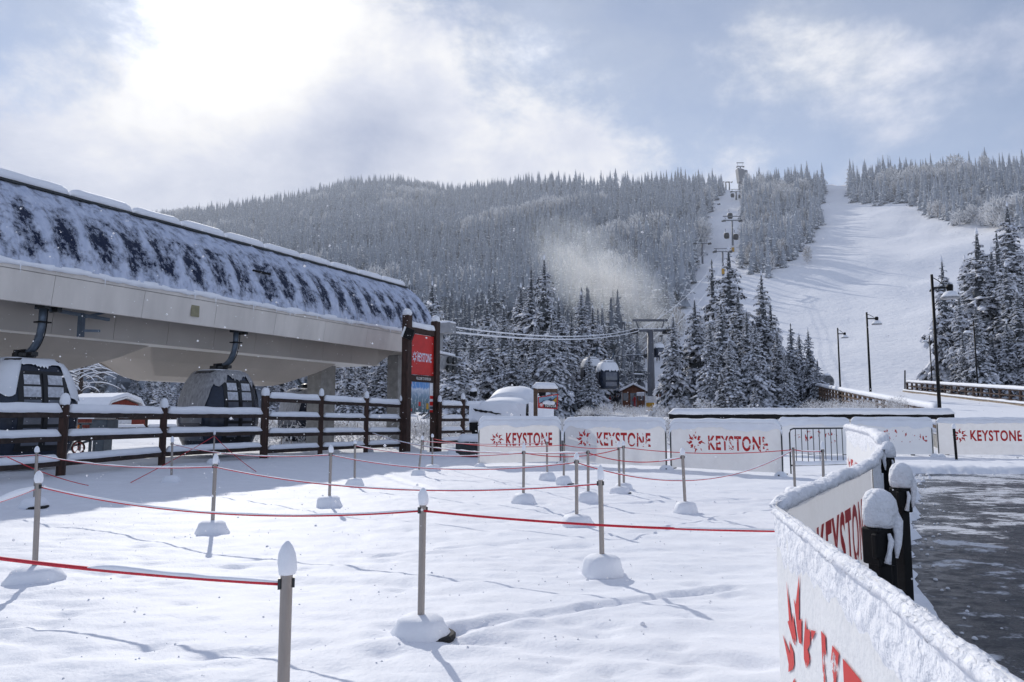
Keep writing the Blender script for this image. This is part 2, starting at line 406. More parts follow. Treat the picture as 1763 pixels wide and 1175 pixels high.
def star2d(n=8):
    """sunburst emblem: bent flame rays round a hollow centre, in a unit circle"""
    V = []; Fc = []
    def P(r, a): return (r * math.cos(a), r * math.sin(a))
    for k in range(n):
        a = 2 * PI * k / n + PI / 2
        pts = [P(.34, a - .34), P(.60, a - .26), P(.53, a - .05), P(1.0, a - .10), P(.66, a + .18), P(.72, a + .30), P(.40, a + .22), P(.30, a + .02)]
        o = len(V); V += pts
        c = len(V); V.append(P(.52, a - .02))
        for i in range(8): Fc.append((o + i, o + (i + 1) % 8, c))
    return V, Fc
STAR = star2d()
# ---------------------------------------------------------------- camera, sun, sky
cam = bpy.data.cameras.new('camera'); camo = bpy.data.objects.new('camera', cam); C.objects.link(camo)
cam.sensor_width = 36; cam.lens = 36 * F / 1763; cam.clip_start = .05; cam.clip_end = 12000
camo.location = (0, 0, H); camo.rotation_euler = (PI / 2 + PIT, 0, 0); sc.camera = camo
SUN_AZ = R_(-21.0); SUN_EL = R_(30.5)
sd = Vector((math.sin(SUN_AZ) * math.cos(SUN_EL), math.cos(SUN_AZ) * math.cos(SUN_EL), math.sin(SUN_EL)))
sl = bpy.data.lights.new('sun', 'SUN'); sl.energy = 3.0; sl.angle = R_(.55); sl.color = (1, .965, .91)
so = bpy.data.objects.new('sun', sl); C.objects.link(so); so.rotation_euler = sd.to_track_quat('Z', 'Y').to_euler(); so.location = (0, 0, 50)

w = bpy.data.worlds.new('World'); sc.world = w; w.use_nodes = True
nt = w.node_tree; nt.nodes.clear()
def N(t, **kw): return nd(nt, t, **kw)
LK = nt.links.new
def mth(op, a, b=None, c=None):
    n = N('ShaderNodeMath', operation=op)
    for i, x in enumerate((a, b, c)):
        if x is None: continue
        if isinstance(x, (int, float)): n.inputs[i].default_value = x
        else: LK(x, n.inputs[i])
    return n.outputs[0]
tc = N('ShaderNodeTexCoord'); DIR = tc.outputs['Generated']
sky = N('ShaderNodeTexSky', sky_type='NISHITA'); sky.sun_disc = False; sky.sun_elevation = SUN_EL; sky.sun_rotation = SUN_AZ; sky.air_density = 1.0; sky.dust_density = .4; sky.altitude = 2800
bg1 = N('ShaderNodeBackground'); bg1.inputs[1].default_value = .12; LK(sky.outputs[0], bg1.inputs[0])
nrm = N('ShaderNodeVectorMath', operation='NORMALIZE'); LK(DIR, nrm.inputs[0]); D = nrm.outputs[0]
sp = N('ShaderNodeSeparateXYZ'); LK(D, sp.inputs[0])
den = mth('MAXIMUM', mth('ADD', sp.outputs[2], .16), .05)
pv = N('ShaderNodeVectorMath', operation='DIVIDE'); LK(D, pv.inputs[0])
cb = N('ShaderNodeCombineXYZ'); LK(den, cb.inputs[0]); LK(den, cb.inputs[1]); cb.inputs[2].default_value = 1; LK(cb.outputs[0], pv.inputs[1])
def cl_noise(scale, detail, rough, dist, off, sx=(1, 1, 1)):
    mp = N('ShaderNodeMapping'); mp.inputs['Location'].default_value = off; mp.inputs['Scale'].default_value = sx; LK(D, mp.inputs[0])
    n = N('ShaderNodeTexNoise'); n.inputs['Scale'].default_value = scale; n.inputs['Detail'].default_value = detail; n.inputs['Roughness'].default_value = rough; n.inputs['Distortion'].default_value = dist
    LK(mp.outputs[0], n.inputs['Vector']); return n.outputs['Fac']
def blob(u, v, rad, wgt, acc):
    d = ray(u, v).normalized()
    dt = N('ShaderNodeVectorMath', operation='DOT_PRODUCT'); LK(D, dt.inputs[0]); dt.inputs[1].default_value = d
    g = mth('EXPONENT', mth('MULTIPLY', mth('SUBTRACT', dt.outputs['Value'], 1.0), 2.0 / rad ** 2))
    return mth('MULTIPLY_ADD', g, wgt, acc) if acc is not None else mth('MULTIPLY', g, wgt)
cover = mth('MULTIPLY_ADD', cl_noise(5.6, 12, .62, .12, (2.3, .4, .7), (1, 1, 1.5)), 3.0, -1.12)
acc = None
for b_ in BLUE: acc = blob(*b_, acc)
cov = mth('ADD', cover, acc)
cl = N('ShaderNodeMapRange', interpolation_type='SMOOTHSTEP'); LK(cov, cl.inputs[0]); cl.inputs[1].default_value = .06; cl.inputs[2].default_value = .85; cl.inputs[3].default_value = .30; cl.inputs[4].default_value = 1.
shade = mth('MULTIPLY_ADD', cl_noise(6.5, 10, .60, .15, (4.1, 7.2, 0), (1, 1, 1.5)), .95, .03)
acc = None
for b_ in GLOW: acc = blob(*b_, acc)
br = mth('ADD', shade, acc)
cr = N('ShaderNodeValToRGB'); el = cr.color_ramp.elements
for k, (p, c) in enumerate([(0.05, (.24, .275, .40)), (.45, (.46, .52, .69)), (.80, (.75, .785, .90)), (1.0, (.97, .975, 1.0))]):
    if k > 1: el.new(p)
    el[k].position = p; el[k].color = (*c, 1)
LK(br, cr.inputs[0])
bst = mth('MULTIPLY_ADD', mth('MAXIMUM', mth('SUBTRACT', br, 1.0), 0), 1.2, 1.0)
bg2 = N('ShaderNodeBackground'); LK(cr.outputs[0], bg2.inputs[0]); LK(bst, bg2.inputs[1])
mx = N('ShaderNodeMixShader'); LK(cl.outputs[0], mx.inputs[0]); LK(bg1.outputs[0], mx.inputs[1]); LK(bg2.outputs[0], mx.inputs[2])
wo = N('ShaderNodeOutputWorld'); LK(mx.outputs[0], wo.inputs[0])
sc.view_settings.view_transform = 'Standard'; sc.view_settings.look = 'None'; sc.view_settings.exposure = 0
cy = sc.cycles; cy.max_bounces = 6; cy.diffuse_bounces = 3; cy.glossy_bounces = 3; cy.transmission_bounces = 3; cy.volume_bounces = 1; cy.transparent_max_bounces = 8
cy.caustics_reflective = False; cy.caustics_refractive = False; cy.sample_clamp_indirect = 6; cy.use_denoising = True; cy.use_adaptive_sampling = False

# ---------------------------------------------------------------- terrain
ridge = np.array([  # u, ground v of the crest, range of the crest
    (-2500, 420, 900), (-700, 415, 900), (-200, 410, 900), (150, 392, 930), (300, 378, 940), (380, 370, 940), (450, 358, 940), (520, 343, 940), (590, 325, 940), (680, 323, 940), (735, 329, 930), (770, 337, 900),
    (800, 337, 840), (880, 330, 760), (960, 323, 700), (1080, 327, 640), (1180, 327, 600), (1240, 327, 560), (1285, 327, 545), (1330, 322, 535), (1400, 319, 520), (1440, 317, 512), (1470, 317, 506),
    (1510, 312, 498), (1580, 309, 486), (1640, 305, 476), (1763, 298, 460), (2000, 295, 440), (2600, 300, 430), (4500, 330, 450)])
def rprof(u):
    return np.interp(u, ridge[:, 0], ridge[:, 1]), np.interp(u, ridge[:, 0], ridge[:, 2])
def terrain(X, Y):
    X = np.asarray(X, float); Y = np.asarray(Y, float)
    r = np.hypot(X, Y); th = np.clip(np.arctan2(X, np.maximum(Y, 1e-3)), -1.25, 1.25)
    u = CX + F * np.tan(th)
    # pitched image: rows above the horizon of a column at angle th
    v, Rr = rprof(u)
    yc = (CY - v) / F
    tanE = (sP + yc * cP) / (cP - yc * sP)
    zR = H + tanE * Rr * np.cos(th)
    base = np.interp(r, [30, 45, 60, 80, 120], [-.5, .35, .8, 1.4, 2.6])
    t = np.clip((r - 120) / (Rr - 120), 0, 1)
    und = (fbm(X * .012 + 5, Y * .012, 3, 4) - .5) * 16 * np.sin(PI * t) + (fbm(X * .08, Y * .08, 8, 4) - .5) * 1.15 * np.minimum(1, t * 4) + (fbm(X * .12, Y * .12, 9, 3) - .5) * .35
    z = np.where(r < 120, base, 2.6 + (zR - 2.6) * t ** 1.22) + und
    z = np.where(r > Rr, zR - (r - Rr) * .45, z)
    return z
def tz(x, y): return float(terrain(np.array([x]), np.array([y]))[0])

ths = np.concatenate([np.linspace(-1.25, -.72, 24)[:-1], np.linspace(-.72, .72, 420), np.linspace(.72, 1.25, 24)[1:]])
rs = np.concatenate([np.linspace(31, 60, 30)[:-1], np.geomspace(60, 1150, 230)])
TT, RR = np.meshgrid(ths, rs); XX = RR * np.sin(TT); YY = RR * np.cos(TT); ZZ = terrain(XX, YY)
# the stream bed side of the ramp and the station forecourt stay low
def grid_mesh(name, XX, YY, ZZ, material, kind='structure'):
    nr, nc = XX.shape
    V = np.stack([XX, YY, ZZ], -1).reshape(-1, 3)
    i = (np.arange(nr - 1)[:, None] * nc + np.arange(nc - 1)[None, :]).ravel()
    Fq = np.stack([i, i + 1, i + nc + 1, i + nc], -1)
    me = bpy.data.meshes.new(name); me.vertices.add(len(V)); me.vertices.foreach_set('co', V.ravel())
    me.loops.add(Fq.size); me.loops.foreach_set('vertex_index', Fq.ravel().astype(np.int32))
    me.polygons.add(len(Fq)); me.polygons.foreach_set('loop_start', np.arange(0, Fq.size, 4, dtype=np.int32))
    me.polygons.foreach_set('use_smooth', np.ones(len(Fq), bool)); me.materials.append(material); me.update(calc_edges=True); me.validate()
    o = bpy.data.objects.new(name, me); C.objects.link(o); o['kind'] = kind; return o
grid_mesh('hillside', XX, YY, ZZ, M['hill'])

# ---------------------------------------------------------------- snowy plaza + wet road
road_edge = np.array([(-20, -1.5), (0, 1.15), (3.0, 2.35), (5.3, 3.35), (6.7, 3.9), (9.7, 5.45), (13, 7.4), (17, 9.6), (20.8, 11.6), (24, 14)])
def road_d(X, Y):
    """signed distance-like measure, >0 inside the cleared asphalt"""
    xe = np.interp(Y, road_edge[:, 0], road_edge[:, 1])
    nz = (fbm(X * 1.1, Y * 1.1, 31, 3) - .5) * .26 + (fbm(X * 6.5, Y * 6.5, 33, 3) - .5) * .22
    return np.minimum(X - xe + .32, (20.6 - Y) * 1.2) * .75 + nz * np.clip(Y / 8, .4, 1.1)
tracks = [([gnd(782, 1088), gnd(900, 1066), gnd(1050, 1042), gnd(1160, 1025), gnd(1262, 1014)], .055, .035),
          ([gnd(670, 1085), gnd(860, 1105), gnd(1000, 1122), gnd(1300, 1150)], .10, .03),
          ([gnd(1200, 905), gnd(1050, 925), gnd(860, 935), gnd(640, 960)], .05, .02),
          ([gnd(600, 800), gnd(760, 850), gnd(1010, 870), gnd(1290, 860)], .10, .03),
          ([gnd(0, 1095), gnd(160, 1122), gnd(420, 1130), gnd(660, 1100)], .08, .022)]
prints = []
for k in range(330):
    a = random.random()
    if k < 120:
        p = Vector((-4.5 + 5.8 * a, 3.0 + 2.6 * random.random() + .7 * math.sin(a * 9), 0))
    else:
        p = Vector((random.uniform(-7, 5), random.uniform(4.5, 17), 0))
        if p.x > 1.5 and p.y < 6: continue
    prints.append((p.x, p.y, random.uniform(.035, .085), random.uniform(.014, .036)))
def ground_z(X, Y):
    und = (fbm(X * .55, Y * .55, 41, 3) - .5) * .06
    rip = (fbm(X * 1.1 + Y * .35, Y * 3.8, 43, 4) - .5) * .066
    fine = (fbm(X * 5, Y * 9, 47, 3) - .5) * .022
    z = und + rip + fine
    for pts, wd, dp in tracks:
        dm = np.full(X.shape, 1e9)
        for a, b in zip(pts, pts[1:]):
            ab = np.array([b.x - a.x, b.y - a.y]); L2 = ab @ ab
            t = np.clip(((X - a.x) * ab[0] + (Y - a.y) * ab[1]) / L2, 0, 1)
            wob = (fbm(X * 2.5, Y * 2.5, 53, 2) - .5) * .035
            dm = np.minimum(dm, np.abs(np.hypot(X - a.x - t * ab[0], Y - a.y - t * ab[1]) + wob))
        brk = .45 + .9 * (fbm(X * 1.8, Y * 1.8, 59, 3))
        z = z - dp * brk * np.exp(-(dm / wd) ** 2) + dp * .4 * np.exp(-((dm - 2.0 * wd) / wd) ** 2)
    for (px, py, pr, pd) in prints:
        m_ = (np.abs(X - px) < .5) & (np.abs(Y - py) < .5)
        if m_.any():
            d2 = ((X[m_] - px) / (pr * 1.5)) ** 2 + ((Y[m_] - py) / pr) ** 2
            z[m_] -= pd * np.exp(-d2)
    rd = road_d(X, Y)
    bank = np.exp(-((rd + .35) / .3) ** 2) * (.05 + .16 * fbm(X * 3.2, Y * 3.2, 61, 4)) * np.clip(Y / 10, .25, 1.2)
    z = z + bank * (rd < .3)
    s = np.clip((rd + .02) / .12, 0, 1)
    z = z * (1 - s) - .12 * s
    far = np.clip((np.hypot(X, Y) - 32) / 10, 0, 1); z = z * (1 - far) - 1.6 * far
    return z
def lines(seg): return np.unique(np.concatenate(seg))
xs = lines([-np.geomspace(13, 4000, 24), np.arange(-13, -6, .14), np.arange(-6, 5, .055), np.arange(5, 14, .09), np.arange(14, 22, .3), np.geomspace(22, 4000, 22)])
ys = lines([-np.geomspace(2, 3000, 16), np.arange(-2, 2.4, .3), np.arange(2.4, 9, .045), np.arange(9, 16, .09), np.arange(16, 33, .16), np.geomspace(33.2, 4000, 22)])
GX, GY = np.meshgrid(xs, ys); GZ = ground_z(GX, GY)
grid_mesh('snow_ground', GX, GY, GZ, M['ground'])
def gz(x, y): return float(ground_z(np.array([[float(x)]]), np.array([[float(y)]]))[0, 0])
mb = MB(); mb.add([(-4, -12, -.055), (40, -12, -.055), (40, 22.5, -.055), (6, 22.5, -.055), (-4, 1.5, -.055)], [(0, 1, 2, 3, 4)])
tag(mb.build('road', M['road']), kind='structure')
# crumbs of snow lying about on the plaza
V_ = []; F_ = []; rc = np.random.default_rng(19)
for k in range(520):
    y = 2.6 + 15 * rc.random() ** 1.6; x = rc.uniform(-.62, .30) * y
    if x > .33 * y or (y < 6 and x > 1.0): continue
    if k % 3: x, y = x + rc.normal(0, .05), y
    r_ = rc.uniform(.003, .011) * (1 + (rc.random() < .06)); z = gz(x, y) if False else None
    V_.append((x, y, r_))
cx = np.array([v[0] for v in V_]); cyy = np.array([v[1] for v in V_]); czz = ground_z(cx[None, :], cyy[None, :])[0]
mb = MB()
for (x, y, r_), z in zip(V_, czz): mb.lathe([(.5 * r_, -r_ * .4), (r_, r_ * .1), (.7 * r_, r_ * .7), (0, r_ * .95)], 6, (x, y, float(z)), 0)
tag(mb.build('snow_crumbs', M['snow_rough'], smooth=True), 'crumbs of snow scattered over the smooth plaza', 'snow crumbs', kind='stuff')
# loose slush lumps along the cleared edge
mb = MB(); k = 0
while k < 150:
    y = random.uniform(3.5, 21.5); xe = float(np.interp(y, road_edge[:, 0], road_edge[:, 1])) - .15; x = xe + random.gauss(.05, .22) if y < 20 else random.uniform(11.5, 19)
    if y > 20: y = random.gauss(20.6, .35)
    r = random.uniform(.006, .024) * (2.6 if y > 17 else 1)
    mb.lathe([(0.3 * r, -.02), (r, .1 * r), (.85 * r, .6 * r), (.4 * r, .9 * r), (0, r)], 7, (x, y, -.055), 0, .35, k); k += 1
tag(mb.build('slush_lumps', M['snow_rough'], smooth=True), 'lumps of loose snow scattered along the edge of the wet road', 'slush', kind='stuff')
# ---------------------------------------------------------------- gondola station
E0 = Vector((-4.13, 38.9, 0)); DS = Vector((-.450, -.893, 0)); NW = Vector((-.893, .450, 0))   # end of the eave, axis towards the camera, inward
def S(s, w_, z): return E0 + DS * s + NW * w_ + Vector((0, 0, z))
LS = 29.0
st = thing('gondola_station', 'long gondola station with curved snow covered blue roof and beige fascia', 'building', S(14, 4.5, 0))
ZE, ZC, WC = 5.85, 8.70, 2.15
_q = np.linspace(0, 1, 101); _a = np.radians(80 - 37 * _q); _pw = np.concatenate([[0], np.cumsum(np.cos(_a))[:-1]]); _pz = np.concatenate([[0], np.cumsum(np.sin(_a))[:-1]]); _pw /= _pw[-1]; _pz /= _pz[-1]
def prof(t):  # near side roof: steep at the eave, easing towards the crest
    return WC * float(np.interp(t, _q, _pw)) - .05, ZE + (ZC - ZE) * float(np.interp(t, _q, _pz))
mb = MB(); NS, NT = 384, 44; vs = []; uvs = []; fs = []
bay = 1.13
for i in range(NS + 1):
    s = LS * i / NS
    for j in range(NT + 1):
        t = j / NT; a, z = prof(t)
        q = s / bay; dq = abs(q - round(q)) * bay; k_ = round(q)
        th_ = (.035 + .10 * n1(t * 4 + k_ * 7.3, k_ % 50)) * math.exp(-(dq / (.10 + .10 * n1(t * 3 + k_ * 3.1, 5))) ** 2) * min(1, t * 8 + .35) * (1 if t < .75 else 1 - (t - .75) * 3)
        th_ += .05 * (n1(s * 2.2 + 31 * n1(t * 3, 2), 8) - .5) + .05 * max(0, .16 - t) / .16 * n1(s * 3.1, 12)
        nx, nz_ = math.sin(math.radians(80 - 37 * t)), math.cos(math.radians(80 - 37 * t))
        vs.append(S(s, a - th_ * nx, z + th_ * nz_)); uvs.append((s / bay, t))
for i in range(NS):
    for j in range(NT):
        a = i * (NT + 1) + j; fs.append((a, a + NT + 1, a + NT + 2, a + 1))
# flat crown and the far side (mirrored arc)
top0 = len(vs)
prof2 = [(WC - .05, ZC), (3.2, ZC + .12), (4.5, ZC + .18), (5.8, ZC + .12)] + [(9 - prof(1 - k / 8)[0], prof(1 - k / 8)[1]) for k in range(9)]
for (a, z) in prof2:
    for s in (0, LS): vs.append(S(s, a, z)); uvs.append((s / bay, 1.0))
for k in range(len(prof2) - 1):
    q = top0 + 2 * k; fs.append((q, q + 1, q + 3, q + 2))
# closed end wall
endp = [S(0.02, *prof(k / 10)) for k in range(11)] + [S(0.02, a, z) for a, z in prof2[1:]]
b0 = len(vs); vs += endp; uvs += [(0, 1.)] * len(endp); fs.append(tuple(range(b0, b0 + len(endp))))
mb.v = [tuple(v) for v in vs]; mb.f = fs; mb.m = [0] * len(fs); mb.uv = uvs
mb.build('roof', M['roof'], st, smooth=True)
# thin metal seams of the crown, running on over the top
mb = MB(); k = 0
s = bay
while s < LS - .2:
    pts = [S(s, a, z + .01) for a, z in prof2[:4]]
    mb.tube(pts, .03, 6); s += bay; k += 1
mb.build('roof_seam', M['snow'], st, smooth=True)
# lip of snow along the eave, a few icicles
mb = MB()
mb.strip([S(.1, -.03, ZE - .02), S(LS, -.03, ZE - .02)], .13, .085, step=.07, nz=1.1, seed=3, lip=2.2, nf=1.4)
mb.build('eave_snow', M['snow'], st, smooth=True)
for k in range(22):
    s = random.uniform(1, 24); l = random.uniform(.08, .34)
    mb = MB(); mb.lathe([(0, -l), (.012, -l * .5), (.022, 0)], 5, S(s, -.10, ZE - .04)); mb.build('icicle', M['snow'], st)
# crest pillows
s = .2; k = 0
while s < LS - .5:
    L = 1.95 + .5 * random.random(); L = min(L, LS - s)
    mb = MB(); mb.strip([S(s + .02, WC - .05, ZC - .03), S(s + L - .05, WC - .05, ZC - .03)], .62, .29, step=.14, nz=.16, seed=20 + k, lip=.15, nf=.6, ends=.3)
    mb.build('crest_snow', M['snow'], st, smooth=True); s += L; k += 1
mb = MB(); mb.bar(S(.1, WC - .30, ZC - .10), S(LS, WC - .30, ZC - .10), .10, .07); mb.build('snow_guard', M['dark_steel'], st)
# small roof hatch visible over the crest and a rail stub on the roof face
mb = MB(); mb.obox(S(9.0, 5.2, ZC + .5), DS, NW, (0, 0, 1), .55, .5, .35); mb.build('roof_hatch', M['dark_steel'], st)
mb = MB(); mb.strip([S(9.6, 5.2, ZC + .84), S(8.4, 5.2, ZC + .84)], 1.1, .25, seed=5); mb.build('hatch_snow', M['snow'], st, smooth=True)
mb = MB(); mb.obox(S(15.4, .065, ZE - .62), DS, NW, (0, 0, 1), .17, .012, .22); mb.build('patch', mat('olive_patch', (.26, .24, .15), .7), st)
mb = MB(); a, z = prof(.42); mb.bar(S(11.6, a - .10, z + .05), S(12.5, a - .10, z + .05), .09, .07); mb.build('roof_step', M['black'], st)
# fascia: a narrow trim strip over tall panels with open joints
mb = MB(); mb.hexa([S(0, .0, ZE - .22), S(LS, .0, ZE - .22), S(LS, .22, ZE - .22), S(0, .22, ZE - .22), S(0, .0, ZE), S(LS, .0, ZE), S(LS, .22, ZE), S(0, .22, ZE)])
mb.build('fascia_trim', M['fascia'], st)
mb = MB(); s = 0; PW = 2.9
while s < LS:
    e = min(LS, s + PW - .012)
    mb.hexa([S(s, .16, ZE - 1.10), S(e, .16, ZE - 1.10), S(e, .30, ZE - 1.10), S(s, .30, ZE - 1.10), S(s, .02, ZE - .235), S(e, .02, ZE - .235), S(e, .30, ZE - .235), S(s, .30, ZE - .235)]); s += PW
mb.build('fascia', M['fascia'], st)
mb = MB(); mb.hexa([S(.01, .20, ZE - 1.09), S(LS, .20, ZE - 1.09), S(LS, .34, ZE - 1.09), S(.01, .34, ZE - 1.09), S(.01, .06, ZE - .02), S(LS, .06, ZE - .02), S(LS, .34, ZE - .02), S(.01, .34, ZE - .02)]); mb.build('fascia_backing', M['groove'], st)
# far fascia
mb = MB(); mb.hexa([S(0, 8.7, ZE - 1.1), S(LS, 8.7, ZE - 1.1), S(LS, 9, ZE - 1.1), S(0, 9, ZE - 1.1), S(0, 8.7, ZE), S(LS, 8.7, ZE), S(LS, 9, ZE), S(0, 9, ZE)]); mb.build('fascia', M['fascia'], st)
# end fascia under the arc
mb = MB(); mb.hexa([S(-.05, .0, ZE - 1.1), S(.2, .0, ZE - 1.1), S(.2, 9, ZE - 1.1), S(-.05, 9, ZE - 1.1), S(-.05, .0, ZE - .003), S(.2, .0, ZE - .003), S(.2, 9, ZE - .003), S(-.05, 9, ZE - .003)]); mb.build('end_fascia', M['fascia'], st)
# slot ceiling, inner panels, soffit
mb = MB(); mb.poly([S(.2, .34, ZE - .75), S(LS, .34, ZE - .75), S(LS, 1.6, ZE - .75), S(.2, 1.6, ZE - .75)]); mb.build('slot_ceiling', M['dark_steel'], st)
def inner(w0, sgn):
    mb = MB(); s = 3.0
    while s < LS:
        e = min(LS, s + 2.05)
        mb.hexa([S(s, w0, 4.08), S(e - .012, w0, 4.08), S(e - .012, w0 + .1 * sgn, 4.08), S(s, w0 + .1 * sgn, 4.08), S(s, w0 - .12 * sgn, ZE - .7), S(e - .012, w0 - .12 * sgn, ZE - .7), S(e - .012, w0 + .1 * sgn, ZE - .7), S(s, w0 + .1 * sgn, ZE - .7)]); s = e
    mb.hexa([S(2.7, w0 + .02, 4.3), S(3.0, w0 + .02, 4.08), S(3.0, w0 + .3, 4.08), S(2.7, w0 + .3, 4.3), S(1.0, w0 + .02, ZE - .7), S(3.0, w0 + .02, ZE - .7), S(3.0, w0 + .3, ZE - .7), S(1.0, w0 + .3, ZE - .7)])
    mb.build('inner_panel', M['hull'], st)
inner(1.6, 1); inner(7.4, -1)
mb = MB()
mb.hexa([S(2.6, 1.7, 4.10), S(LS, 1.7, 4.10), S(LS, 7.3, 4.10), S(2.6, 7.3, 4.10), S(2.6, 1.7, 4.2), S(LS, 1.7, 4.2), S(LS, 7.3, 4.2), S(2.6, 7.3, 4.2)])
mb.build('soffit', M['soffit'], st)
def hull(s0, slope0, s1, slope1, w0, w1, zb):
    """boat shaped cover hanging under the soffit; both ends rake"""
    sec = [(w0, 4.12, 0.), (w0 + .5, 3.62, .35), (w0 + 1.15, zb + .16, .85), (w0 + 1.7, zb, 1.), (w1 - 1.7, zb, 1.), (w1 - 1.15, zb + .16, .85), (w1 - .5, 3.62, .35), (w1, 4.12, 0)]
    mb = MB(); vs = [S(s0 + slope0 * k, a, z) for a, z, k in sec] + [S(s1 - slope1 * k, a, z) for a, z, k in sec]; n = len(sec)
    fs = [(i, i + 1, n + i + 1, n + i) for i in range(n - 1)] + [tuple(range(n - 1, -1, -1)), tuple(range(n, 2 * n)), (n - 1, 0, n, 2 * n - 1)]
    mb.add(vs, fs); return mb
hull(15.2, 2.6, 33, .3, 2.5, 7.2, 2.95).build('machinery_hull', M['hull'], st, bevel=.06)
hull(4.6, 2.6, 15.0, 1.2, 2.8, 7.0, 2.95).build('machinery_hull', M['hull'], st, bevel=.06)
# trolley arms in the slot
mb = MB(); q0 = S(18.9, .9, 4.75)
mb.bar(q0 + DS * 1.4, q0 - DS * .9 + Vector((0, 0, -.1)), .10, .10); mb.bar(q0, q0 + Vector((0, 0, -.75)), .16, .14); mb.bar(q0 + Vector((0, 0, -.15)), q0 - DS * 1.1 + Vector((0, 0, .25)), .08, .08); mb.bar(q0 + Vector((0, 0, -.55)), q0 - DS * .6 + Vector((0, 0, -.5)), .10, .08)
mb.build('trolley_arm', M['hanger'], st)
# columns
for (s, a, hw, zt) in ((4.15, 4.2, .56, 4.1), (1.0, 1.75, .44, 4.75), (22.5, 4.2, .56, 4.1)):
    mb = MB(); mb.obox(S(s, a, zt / 2 - .2), DS, NW, (0, 0, 1), hw, hw * .8, zt / 2 + .2); mb.build('column', M['concrete'], st, bevel=.03)
# sheave assembly and mast box at the open end where the cables leave
mb = MB(); mb.obox(S(-2.2, 1.0, 6.5), DS, NW, (0, 0, 1), .35, .75, .30); mb.obox(S(-2.2, 1.2, 5.6), DS, NW, (0, 0, 1), .18, .2, .75); mb.obox(S(-1.0, 1.2, 5.1), DS, NW, (0, 0, 1), 1.4, .15, .12)
mb.build('mast_head', M['galv'], st, bevel=.02)
mb = MB(); mb.strip([S(-2.55, 1.0, 6.79), S(-1.85, 1.0, 6.79)], 1.5, .15, seed=8); mb.build('mast_snow', M['snow'], st, smooth=True)
mb = MB()
mb.obox(S(-1.5, .35, 4.45), DS, NW, (.3, .1, 1), .9, .28, .40)
mb.build('sheave_housing', M['galv'], st, bevel=.04)
for k in range(4):
    mb = MB(); c = S(-.9 - .55 * (k % 2) - (.5), -.02, 4.62 - .5 * (k // 2))
    mb.tube([c - NW * .08, c + NW * .1], .21, 16); mb.build('sheave_wheel', M['dark_steel'], st)
mb = MB(); mb.strip([S(-2.3, .35, 4.86), S(-.7, .35, 4.95)], .6, .18, seed=9); mb.build('sheave_snow', M['snow'], st, smooth=True)

# ---------------------------------------------------------------- gondola cabins
LV = [(.0, .95, .84), (.12, 1.12, .98), (.45, 1.27, 1.08), (.95, 1.34, 1.14), (1.35, 1.34, 1.14), (1.75, 1.30, 1.10), (2.15, 1.19, 1.03), (2.5, 1.05, .94), (2.78, .88, .82), (2.92, .74, .68), (2.96, .4, .4)]
zl = [a for a, _, _ in LV]
def csurf(z, ang, off=0.):
    hx = np.interp(z, zl, [b for _, b, _ in LV]) + off; hy = np.interp(z, zl, [c for _, _, c in LV]) + off
    n = 3.6; c, s_ = math.cos(ang), math.sin(ang)
    r = (abs(c / hx) ** n + abs(s_ / hy) ** n) ** (-1 / n)
    return Vector((r * c, r * s_, z))
def cshell(mb, z0, z1, a0, a1, off, nz=10, na=14, lower=None, thick=.012):
    vs = []; fs = []
    for i in range(nz + 1):
        for j in range(na + 1):
            a = a0 + (a1 - a0) * j / na
            zz0 = z0 if lower is None else lower(a)
            vs.append(csurf(zz0 + (z1 - zz0) * i / nz, a, off))
    for i in range(nz):
        for j in range(na):
            k = i * (na + 1) + j; fs.append((k, k + 1, k + na + 2, k + na + 1))
    return mb.add(vs, fs)
def ang_at(side, x, z):
    """angle whose surface point has lateral coordinate x on the door side (side=-1 is -y, +1 is +y) """
    hx = np.interp(z, zl, [b for _, b, _ in LV]); hy = np.interp(z, zl, [c for _, _, c in LV])
    return math.atan2(side * hy, x)
def patch(mb, side, x0, x1, z0, z1, off, end=False, n=6):
    vs = []; fs = []
    for i in range(n + 1):
        z = z0 + (z1 - z0) * i / n
        for j in range(n + 1):
            x = x0 + (x1 - x0) * j / n
            hx = float(np.interp(z, zl, [b for _, b, _ in LV])); hy = float(np.interp(z, zl, [c for _, _, c in LV])); e = 3.6
            if not end:
                y = side * ((max(0, 1 - abs(x / hx) ** e)) ** (1 / e) * hy + off); vs.append(Vector((x, y, z)))
            else:
                xx = side * ((max(0, 1 - abs(x / hy) ** e)) ** (1 / e) * hx + off); vs.append(Vector((xx, x, z)))
    for i in range(n):
        for j in range(n):
            k = i * (n + 1) + j; fs.append((k, k + 1, k + n + 2, k + n + 1))
    return mb.add(vs, fs)
